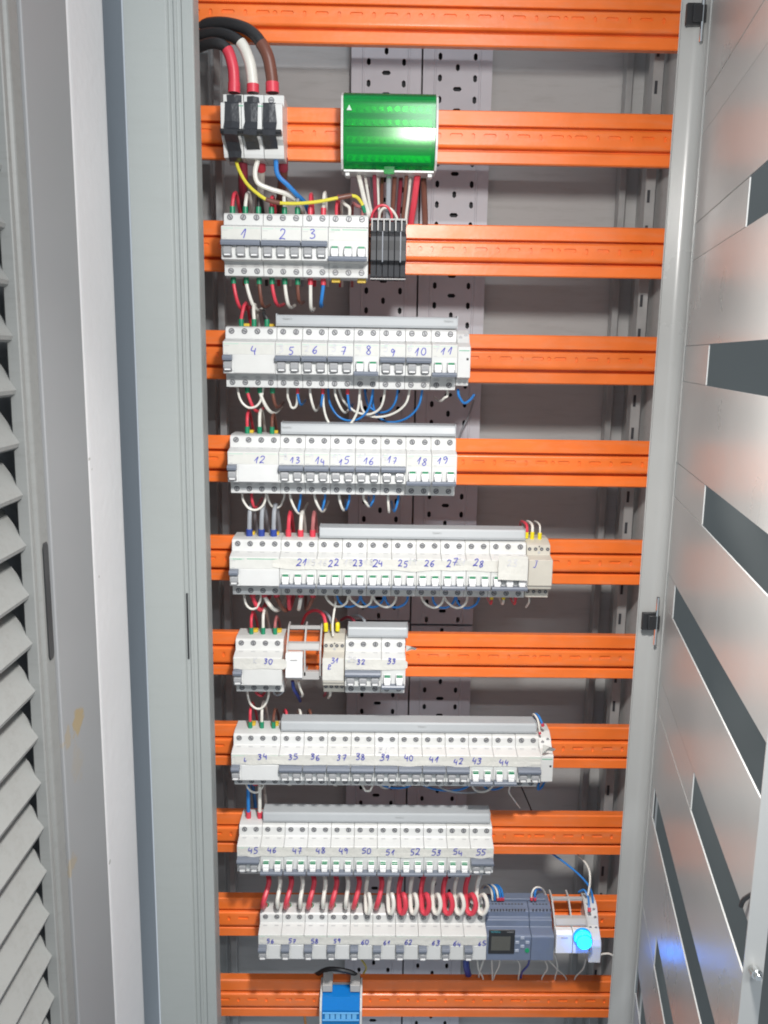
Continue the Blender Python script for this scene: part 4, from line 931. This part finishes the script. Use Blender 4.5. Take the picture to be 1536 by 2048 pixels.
wire('bright blue wire running from the main breaker down behind breaker two', BLU, px([(552, 318, -0.034), (553, 342, -0.036), (560, 356, -0.034), (575, 370, -0.030), (592, 388, -0.022), (608, 404, -0.005), (618, 425, 0.02)]), 0.0033)
# row 2 tops and bottoms
for a in ((1, 0, RED, 'green', 0.028, .002), (1, 1, WHT, 'green', 0.028, .002), (1, 2, BLK, 'green', 0.026, 0), (2, 0, RED, 'green', 0.024, 0), (2, 1, WHT, 'green', 0.026, -.001), (2, 2, GRY, 'green', 0.022, 0), (3, 0, RED, 'red', 0.028, 0), (3, 1, WHT, 'red', 0.030, .001), ('iso', 0, RED, None, 0.026, .002), ('iso', 1, WHT, None, 0.020, -.010), ('iso', 2, 'dustyred', None, 0.018, -.012)):
    topwire(a[0], a[1], a[2], a[3], a[4], a[5], r=0.0026 if a[0] != 'iso' else 0.0022)
for a in ((1, 0, RED, 'green', 0.040, .007), (1, 1, WHT, 'green', 0.040, .010), (1, 2, BRN, 'green', 0.036, .003), (2, 0, RED, 'green', 0.034, .005), (2, 1, WHT, 'green', 0.036, .004), (2, 2, BRN, 'green', 0.030, .001), (3, 0, WHT, 'red', 0.040, .000), (3, 1, BLU, 'red', 0.034, -.004)):
    botwire(a[0], a[1], a[2], a[3], a[4], a[5], r=0.0026)
# bundle below the green block
for i, (u0, u1, cl, r) in enumerate(((712, 738, WHT, .0034), (726, 744, WHT, .0022), (740, 750, GRY, .0022), (748, 752, 'darkred', .0030), (753, 757, WHT, .0028), (765, 762, BRN, .0028), (778, 776, GRY, .0036), (791, 784, BRN, .0030), (804, 796, 'darkred', .0030), (815, 806, BRN, .0024), (824, 812, WHT, .0020), (846, 850, BRN, .0042))):
    Yf = -0.012 + 0.012 * (i % 3)
    wire(f'{ {"darkred": "dark red"}.get(cl, cl)} wire, {NTH[i]} in the bundle under the green block counting from the earth wire', cl, px([(u0, 330, Yf), ((u0 * 2 + u1) / 3, 365, Yf), ((u0 + 2 * u1) / 3, 402, Yf - 0.004), (u1, 432, Yf - 0.010), (u1, 450, 0.02 if i < 2 else Yf - 0.012)]), r, None, 'bundle between green block and relay block')
wire('thick red wire dropping from the green block past the relay block', RED, px([(838, 332, -0.010), (833, 365, -0.010), (828, 405, -0.006), (822, 445, 0.004), (820, 480, 0.016)]), 0.0046)
wire('red jumper arching over the relay block', RED, px([(742, 442, -0.030), (746, 425, -0.034), (758, 412, -0.036), (772, 412, -0.036), (782, 425, -0.034), (784, 442, -0.030)]), 0.0018)
wire('white jumper arching over the relay block', WHT, px([(758, 442, -0.028), (760, 425, -0.032), (768, 416, -0.034), (780, 417, -0.034), (790, 428, -0.032), (796, 442, -0.028)]), 0.0018)
# row 3
for a in ((4, 1, RED, 'green', 0.030, .004), (4, 2, WHT, 'green', 0.028, -.001), (4, 3, BLK, 'green', 0.020, -.006)): topwire(a[0], a[1], a[2], a[3], a[4], a[5], r=0.0025, dx=-0.0075)
T = term
loop(T(4, 0, 0) + Vector((.004, 0, 0)), T(4, 2, 0) + Vector((.004, 0, 0)), 0.030, WHT, 0.0018, 'white jumper looping under the first poles of breaker four')
botwire(4, 1, RED, 'green', 0.034, .010, 0.0025); botwire(4, 2, WHT, 'green', 0.036, .014, 0.0025); botwire(4, 3, BRN, 'green', 0.028, .004, 0.0025)
loop(T(5, 0, 0) + Vector((.003, 0, 0)), T(5, 1, 0), 0.030, WHT, 0.0018, 'white jumper looping under breaker five', 0.01)
botwire(5, 1, BLU, 'red', 0.024, .003, 0.0017); botwire(6, 0, WHT, None, 0.032, .006, 0.0019); botwire(6, 1, BLU, 'red', 0.026, -.003, 0.0018); botwire(7, 1, BLU, 'red', 0.030, .003, 0.0018)
loop(T(6, 1, 0) + Vector((0, .006, 0)), T(8, 0, 0), 0.060, WHT, 0.0018, 'long white jumper sagging lowest under breakers six to eight', 0.004, 0.45)
botwire(7, 0, WHT, None, 0.034, .012, 0.0018)
loop(T(7, 0, 0) + Vector((.004, .02, 0)), T(9, 0, 0), 0.038, WHT, 0.0018, 'white jumper looping under breakers seven to nine', 0.006, 0.6)
loop(T(8, 0, 0) + Vector((0, .02, 0)), T(10, 0, 0), 0.042, WHT, 0.0018, 'white jumper looping under breakers eight to ten', 0.004, 0.35)
loop(T(6, 1, 0) + Vector((.006, .02, 0)), T(8, 1, 0), 0.048, BLU, 0.0017, 'blue jumper looping under breakers six to eight', 0.010, 0.5)
loop(T(8, 0, 0) + Vector((.006, .03, 0)), T(9, 1, 0), 0.036, BLU, 0.0017, 'blue jumper looping under breakers eight and nine', 0.012, 0.5)
loop(T(8, 1, 0) + Vector((0, .03, 0)), T(10, 1, 0), 0.050, BLU, 0.0017, 'blue jumper looping under breakers eight to ten', 0.010, 0.4)
botwire(11, 1, WHT, None, 0.016, -.008, 0.0018)
wire('blue wire hooking below the auxiliary contact of row four to eleven', BLU, px([(916, 778, -0.02), (918, 792, -0.022), (928, 806, -0.018), (940, 800, -0.010), (948, 790, 0.0)]), 0.0020)
wire('thin dark cable hanging on the zinc plate under breaker eleven', GRY, px([(948, 800, 0.150), (938, 830, 0.150), (924, 860, 0.152), (915, 885, 0.155)]), 0.0016)
# row 4
for a in ((12, 1, RED, 'green', 0.028, 0), (12, 2, WHT, 'green', 0.030, 0), (12, 3, BRN, 'green', 0.024, 0)): topwire(a[0], a[1], a[2], a[3], a[4], a[5], r=0.0024, dx=-0.005)
loop(T(12, 0, 0) + Vector((.004, 0, 0)), T(12, 2, 0) + Vector((.004, 0, 0)), 0.028, WHT, 0.0018, 'white jumper looping under the first poles of breaker twelve')
botwire(12, 1, RED, None, 0.026, .003, 0.0022); loop(T(12, 2, 0) + Vector((.004, .004, 0)), T(12, 3, 0) + Vector((.010, .02, 0)), 0.028, WHT, 0.0018, 'white jumper looping under the last poles of breaker twelve', 0.01)
for n, ln, sg in ((13, .012, .034), (14, .010, .030), (15, .006, .028), (16, .008, .022), (17, .002, .030)):
    botwire(n, 0, WHT, None, sg, ln, 0.0019, dx=0.003); botwire(n, 1, BLU, None, sg * 0.95, -.005, 0.0018)
# row 5
for i in (1, 2, 3): topwire(20, i, GRY, 'navy', 0.040, 0.001, r=0.0034, dx=-0.004)
for i, cl in ((0, RED), (1, WHT), (2, 'dustyred')): topwire(21, i, cl, 'red', 0.030, 0.001, r=0.0030)
loop(T(20, 0, 0) + Vector((.004, 0, 0)), T(20, 1, 0) + Vector((.012, 0, 0)), 0.028, WHT, 0.0018, 'white jumper looping under the breaker left of twenty-one')
for i, cl, ln in ((1, RED, .010), (2, WHT, .016), (3, BRN, .012)): botwire(20, i, cl, 'red', 0.032, ln, 0.0032)
for i, cl, ln in ((0, RED, .000), (1, WHT, -.004), (2, BRN, -.010)): botwire(21, i, cl, 'red', 0.030, ln, 0.0030)
for n in (22, 23, 24, 26, 27):
    loop(T(n, 0, 0), T(n + 1, 0, 0), 0.024, WHT, 0.0018, f'white jumper looping under breakers {words(n)} and {words(n + 1)}', 0.004, 0.6)
    loop(T(n, 1, 0), T(n + 1, 1, 0), 0.026, BLU, 0.0018, f'blue jumper looping under breakers {words(n)} and {words(n + 1)}', 0.010, 0.5)
for i, cl in ((0, RED), (1, WHT), (2, RED)): botwire(29, i, cl, 'fyellow' if i < 2 else 'red', 0.018, 0, 0.0019)
wire('thin white wire below contactor J', WHT, px([(1058, 1192, -0.022), (1058, 1204, -0.020), (1052, 1214, -0.005)]), 0.0016)
for i, (u, cl) in enumerate(((1053, RED), (1064, WHT), (1079, WHT))):
    wire(f'{["red", "white with yellow sleeve", "pale thin"][i]} wire entering the top of contactor J', cl, px([(u, 1076 + i * 2, -0.022), (u + 1, 1060, -0.022), (u, 1050, -0.016), (u - 6, 1044, 0.0), (u - 12, 1046, 0.03), (u - 14, 1075, 0.07)]), 0.0022 if i < 2 else 0.0014, [(0, 'fyellow', 0.011, 0.0031)] if i != 0 else [(0, 'fyellow', 0.009, 0.0028)])
# row 6
for i, cl, u_ in ((1, RED, .026), (2, WHT, .030), (3, 'dustyred', .018)): topwire(30, i, cl, 'green', u_, 0, r=0.0023, dx=-0.006)
loop(T(30, 0, 0) + Vector((.004, 0, 0)), T(30, 2, 0) + Vector((.002, 0, 0)), 0.036, WHT, 0.0018, 'white jumper looping under the first poles of breaker K thirty')
loop(T(30, 2, 0) + Vector((.006, .006, 0)), T(30, 3, 0) + Vector((.006, .02, 0)), 0.020, GRY, 0.0018, 'grey jumper looping under the last poles of breaker K thirty', 0.004); botwire(30, 1, RED, None, 0.018, .008, 0.0022)
wire('red wire with yellow sleeve arching into contactor thirty-one', RED, px([(652, 1262, -0.020), (651, 1245, -0.020), (645, 1228, -0.010), (630, 1221, 0.01), (612, 1230, 0.03), (600, 1260, 0.06)]), 0.0026, [(0, 'fyellow', 0.013, 0.0035)])
wire('pale wire with yellow sleeve arching into contactor thirty-one', GRY, px([(664, 1262, -0.016), (663, 1245, -0.014), (656, 1230, -0.005), (645, 1224, 0.015), (630, 1235, 0.05)]), 0.0022, [(0, 'fyellow', 0.011, 0.0030)])
wire('thin white wire dropping from above into contactor thirty-one', WHT, px([(666, 1272, -0.034), (665, 1250, -0.034), (668, 1225, -0.028), (671, 1205, -0.015), (670, 1190, 0.01)]), 0.0017)
wire('brown wire with yellow sleeve on contactor thirty-one', BRN, px([(675, 1262, -0.020), (675, 1248, -0.018), (670, 1238, -0.005), (664, 1240, 0.03)]), 0.0022, [(0, 'fyellow', 0.012, 0.0034)])
wire('red wire arching behind the busbar of breakers thirty-two and thirty-three', 'darkred', px([(712, 1262, 0.0), (708, 1242, 0.005), (696, 1234, 0.02), (682, 1240, 0.04)]), 0.0024)
wire('pale wire arching behind the busbar of breakers thirty-two and thirty-three', GRY, px([(732, 1262, 0.0), (728, 1240, 0.005), (714, 1231, 0.02), (698, 1236, 0.04)]), 0.0022)
wire('blue wire hanging below the module carrier next to K thirty', 'navy', px([(585, 1362, -0.02), (588, 1378, -0.016), (596, 1392, 0.0), (600, 1402, 0.03)]), 0.0028)
wire('white wire hanging below the module carrier next to K thirty', WHT, px([(596, 1362, -0.03), (600, 1376, -0.028), (605, 1390, -0.018), (600, 1394, 0.02)]), 0.0019)
wire('white wire stub below contactor thirty-one', WHT, px([(661, 1378, -0.020), (660, 1390, -0.016), (656, 1396, 0.01)]), 0.0022); wire('red wire stub below contactor thirty-one', 'darkred', px([(651, 1378, -0.02), (651, 1386, -0.016), (648, 1392, 0.01)]), 0.0022)
# row 7
for i, cl, u_ in ((1, RED, .028), (2, WHT, .030), (3, BRN, .018)): topwire(34, i, cl, 'green', u_, 0.0, r=0.0023, dx=-0.004)
for i, (u, cl) in enumerate(((574, RED), (602, WHT), (622, BRN))):
    wire(f'{cl} wire rising behind the busbar above breakers thirty-five and thirty-six', cl, px([(u, 1442, 0.0), (u - 1, 1426, 0.004), (u - 4, 1420, 0.02), (u - 6, 1430, 0.06)]), 0.0022)
loop(T(34, 0, 0) + Vector((.006, 0, 0)), T(34, 2, 0) - Vector((.002, 0, 0)), 0.024, WHT, 0.0017, 'white jumper looping under breaker thirty-four')
botwire(34, 1, RED, None, 0.014, .004, 0.0026); botwire(34, 2, GRY, None, 0.012, .006, 0.0018)
for n in (35, 37, 40, 41): botwire(n, 0, WHT, None, 0.014, 0.004, 0.0018)
loop(T(38, 0, 0) + Vector((.008, 0, 0)), T(39, 0, 0) - Vector((.010, 0, 0)), 0.020, WHT, 0.0017, 'white jumper looping under breakers thirty-eight and thirty-nine'); loop(T(38, 1, 0) + Vector((.012, .01, 0)), T(40, 0, 0) - Vector((.018, 0, 0)), 0.022, WHT, 0.0017, 'white jumper looping under breakers thirty-nine and forty', 0.01, .6)
loop(T(39, 0, 0), T(40, 1, 0), 0.020, BLU, 0.0017, 'blue jumper looping under breakers thirty-nine and forty', .01); loop(T(41, 0, 0) + Vector((-.01, .01, 0)), T(43, 0, 0), 0.026, BLU, 0.0018, 'blue jumper looping under breakers forty-one to forty-three', .01); loop(T(41, 1, 0), T(44, 0, 0), 0.028, GRY, 0.0017, 'grey jumper looping under breakers forty-one to forty-four', .012); loop(T(43, 0, 0), T(44, 0, 0), 0.022, WHT, 0.0017, 'white jumper looping under breakers forty-three and forty-four', .004)
loop(T(43, 1, 0), T(44, 1, 0), 0.020, BLU, 0.0017, 'blue jumper looping under breakers forty-three and forty-four', .008)
wire('loose thin white wire end hanging below breaker forty-four', WHT, px([(1021, 1570, -0.02), (1018, 1584, -0.016), (1028, 1600, -0.006), (1040, 1616, 0.004)]), 0.0011)
wire('thin black cable hanging behind the right end of breakers thirty-four to forty-four', BLK, px([(1042, 1572, 0.02), (1052, 1595, 0.02), (1064, 1624, 0.02), (1075, 1660, 0.03)]), 0.0012)
wire('blue wire pair below the auxiliary contact at the crumpled tape', BLU, px([(1078, 1566, -0.02), (1076, 1578, -0.02), (1082, 1576, -0.016), (1090, 1562, -0.014)]), 0.0018)
wire('white wire with red tip bending into the auxiliary contact at the crumpled tape', WHT, px([(1080, 1468, -0.040), (1078, 1452, -0.040), (1075, 1438, -0.034), (1067, 1428, -0.02), (1064, 1440, 0.02)]), 0.0014, [(0, RED, 0.004, 0.0019)])
wire('blue wire with red tip bending into the auxiliary contact at the crumpled tape', BLU, px([(1086, 1452, -0.034), (1083, 1444, -0.034), (1077, 1432, -0.026), (1070, 1428, -0.01), (1068, 1440, 0.02)]), 0.0018, [(0, RED, 0.005, 0.0026)])
# row 8
for i, cl in ((0, BLU), (1, WHT)):
    topwire(45, i, cl, 'red', 0.060, 0.0, r=0.0029, dx=0.003)
for i in range(10):
    n = 46 + i; m_ = 56 + i
    for q, cl, r in ((0, RED, 0.0041), (1, WHT, 0.0034)):
        a, c = T(n, q, 0) - Vector((0.004, 0, 0)), T(m_, q, 1)
        if i == 9: a = T(55, q, 0) - Vector((0.004, 0, 0))
        ln = -0.004 if q == 0 else 0.002
        if i < 6 and not (q and i > 3):
            pts = [a + TW * 0.004, a - TW * 0.010, a.lerp(c, 0.30) + Vector((0.004, -0.012, 0)), a.lerp(c, 0.62) + Vector((0.001 + ln * .5, -0.030, 0.004)), c + Vector((ln, -0.024, 0.012)), c + Vector((ln * .6, -0.008, 0.004)), c - TW * 0.004]
        else:
            k = 0.6 + 0.1 * (i - 5)
            pts = [a + TW * 0.004, a - TW * 0.010, a.lerp(c, 0.5) + Vector((-0.006 * k, -0.010, 0.002)), c + Vector((-0.004 * k, -0.028, 0.012)), c + Vector((0.004 * k, -0.034, 0.010)), c + Vector((0.009 * k, -0.034, 0.024)), c + Vector((0.005 * k, -0.026, 0.036)), c + Vector((0.0, -0.014, 0.024)), c - TW * 0.004]
        wire(f'{cl} wire bowing from breaker {words(n)} down to breaker {words(m_)}', cl, pts, r, [(1, 'green', 0.008, r * 1.2)], 'red and white wires between rows forty-five to fifty-five and fifty-six to sixty-five')
# PLC wires
for i, (u, cl) in enumerate(((985, WHT), (990, BLU), (996, WHT), (1001, BLU), (1006, BLU))):
    wire(f'{cl} control wire, {NTH[i]} of five on the controller top counting from breaker sixty-five', cl, px([(u, 1800, -0.018), (u - 1, 1788, -0.018), (u - 5, 1776, -0.010), (u - 14, 1770, 0.006), (u - 22, 1776, 0.03)]), 0.0017, [(0, RED, 0.005, 0.0024)] if i > 1 else None, 'bunch of five control wires on the controller')
wire('white wire arching on the right half of the controller top', WHT, px([(1063, 1800, -0.018), (1064, 1786, -0.018), (1070, 1776, -0.015), (1080, 1775, -0.010), (1088, 1782, 0.0), (1094, 1796, 0.006)]), 0.0015, [(0, RED, 0.005, 0.0024)])
wire('blue wire arching on the right half of the controller top', BLU, px([(1070, 1800, -0.018), (1070, 1786, -0.018), (1074, 1778, -0.010), (1082, 1780, 0.01)]), 0.0017, [(0, RED, 0.005, 0.0024)])
wire('blue and black wire running down to the slim relay', BLU, px([(1105, 1708, 0.02), (1125, 1722, 0.01), (1150, 1742, 0.0), (1172, 1764, -0.008), (1183, 1784, -0.014), (1186, 1806, -0.020)]), 0.0017)
wire('white wire running down to the slim relay', WHT, px([(1150, 1706, 0.03), (1168, 1722, 0.015), (1178, 1740, 0.0), (1180, 1764, -0.012), (1176, 1790, -0.020), (1174, 1806, -0.024)]), 0.0017)
wire('blue wire with red tip plugged into the slim relay', BLU, px([(1158, 1784, -0.005), (1168, 1780, -0.012), (1176, 1794, -0.022), (1178, 1812, -0.034), (1179, 1824, -0.040)]), 0.0018, [(1, RED, 0.006, 0.0026)])
wire('white wire curling right from the bottom of the slim relay', WHT, px([(1196, 1912, -0.030), (1206, 1908, -0.030), (1220, 1908, -0.030), (1232, 1918, -0.028), (1238, 1935, -0.02)]), 0.0016)
for i, (a_, m1, e_) in enumerate((((984, 1914), (984, 1930), (985, 1958)), ((1000, 1914), (998, 1932), (988, 1954)), ((1030, 1914), (1040, 1930), (1037, 1956)), ((1085, 1912), (1095, 1935), (1084, 1956)), ((1090, 1912), (1112, 1936), (1132, 1956)), ((1110, 1908), (1115, 1935), (1110, 1956)), ((1172, 1918), (1166, 1938), (1150, 1956)))):
    wire(f'thin white control wire, {NTH[i]} below the controller counting from breaker sixty-five', WHT, px([(a_[0], a_[1], -0.03), (m1[0], m1[1], -0.020), (e_[0], e_[1], 0.0), (e_[0], e_[1] + 24, 0.04)]), 0.0012, None, 'thin control wires below the controller')
wire('dark blue wire hanging below the controller', 'navy', px([(1060, 1910, -0.03), (1056, 1930, -0.02), (1044, 1945, -0.005), (1040, 1965, 0.02)]), 0.0018)
wire('blue wires bunched behind breaker sixty-five', 'navy', px([(932, 1915, 0.0), (933, 1935, 0.005), (938, 1955, 0.02), (944, 1985, 0.05)]), 0.0055)
for i, (a_, m1, e_) in enumerate((((955, 1918), (957, 1938), (966, 1956)), ((968, 1918), (962, 1935), (958, 1950)))):
    wire(['thin cream wire bending towards the controller below breaker sixty-five', 'thin cream wire bending away from the controller below breaker sixty-five'][i], WHT, px([(a_[0], a_[1], -0.02), (m1[0], m1[1], -0.016), (e_[0], e_[1], 0.0), (e_[0], e_[1] + 20, 0.04)]), 0.0014, None, 'thin cream wires below breaker sixty-five')
wire('black cable curving over the blue block top', BLK, px([(600, 1975, 0.05), (632, 1950, 0.02), (660, 1938, 0.0), (700, 1944, -0.004), (716, 1955, 0.0), (730, 1975, 0.03)]), 0.0040)
wire('yellow green wire below breaker sixty', YEL, px([(720, 1915, 0.02), (732, 1935, 0.04), (726, 1950, 0.05), (715, 1985, 0.06)]), 0.0018)
wire('orange wire hanging below the lowest rail', 'orange', px([(606, 2015, 0.02), (609, 2030, 0.03), (612, 2060, 0.04)]), 0.0022)
# cable at the door edge
cp = px([(1482, 1812, -0.650), (1488, 1799, -0.655), (1508, 1786, -0.665), (1540, 1766, -0.685), (1580, 1738, -0.70)])
tag(wire('dark grey cable passing the free edge of the inner door', BLK, cp, 0.0019), 'dark grey cable passing the free edge of the inner door', 'cable')
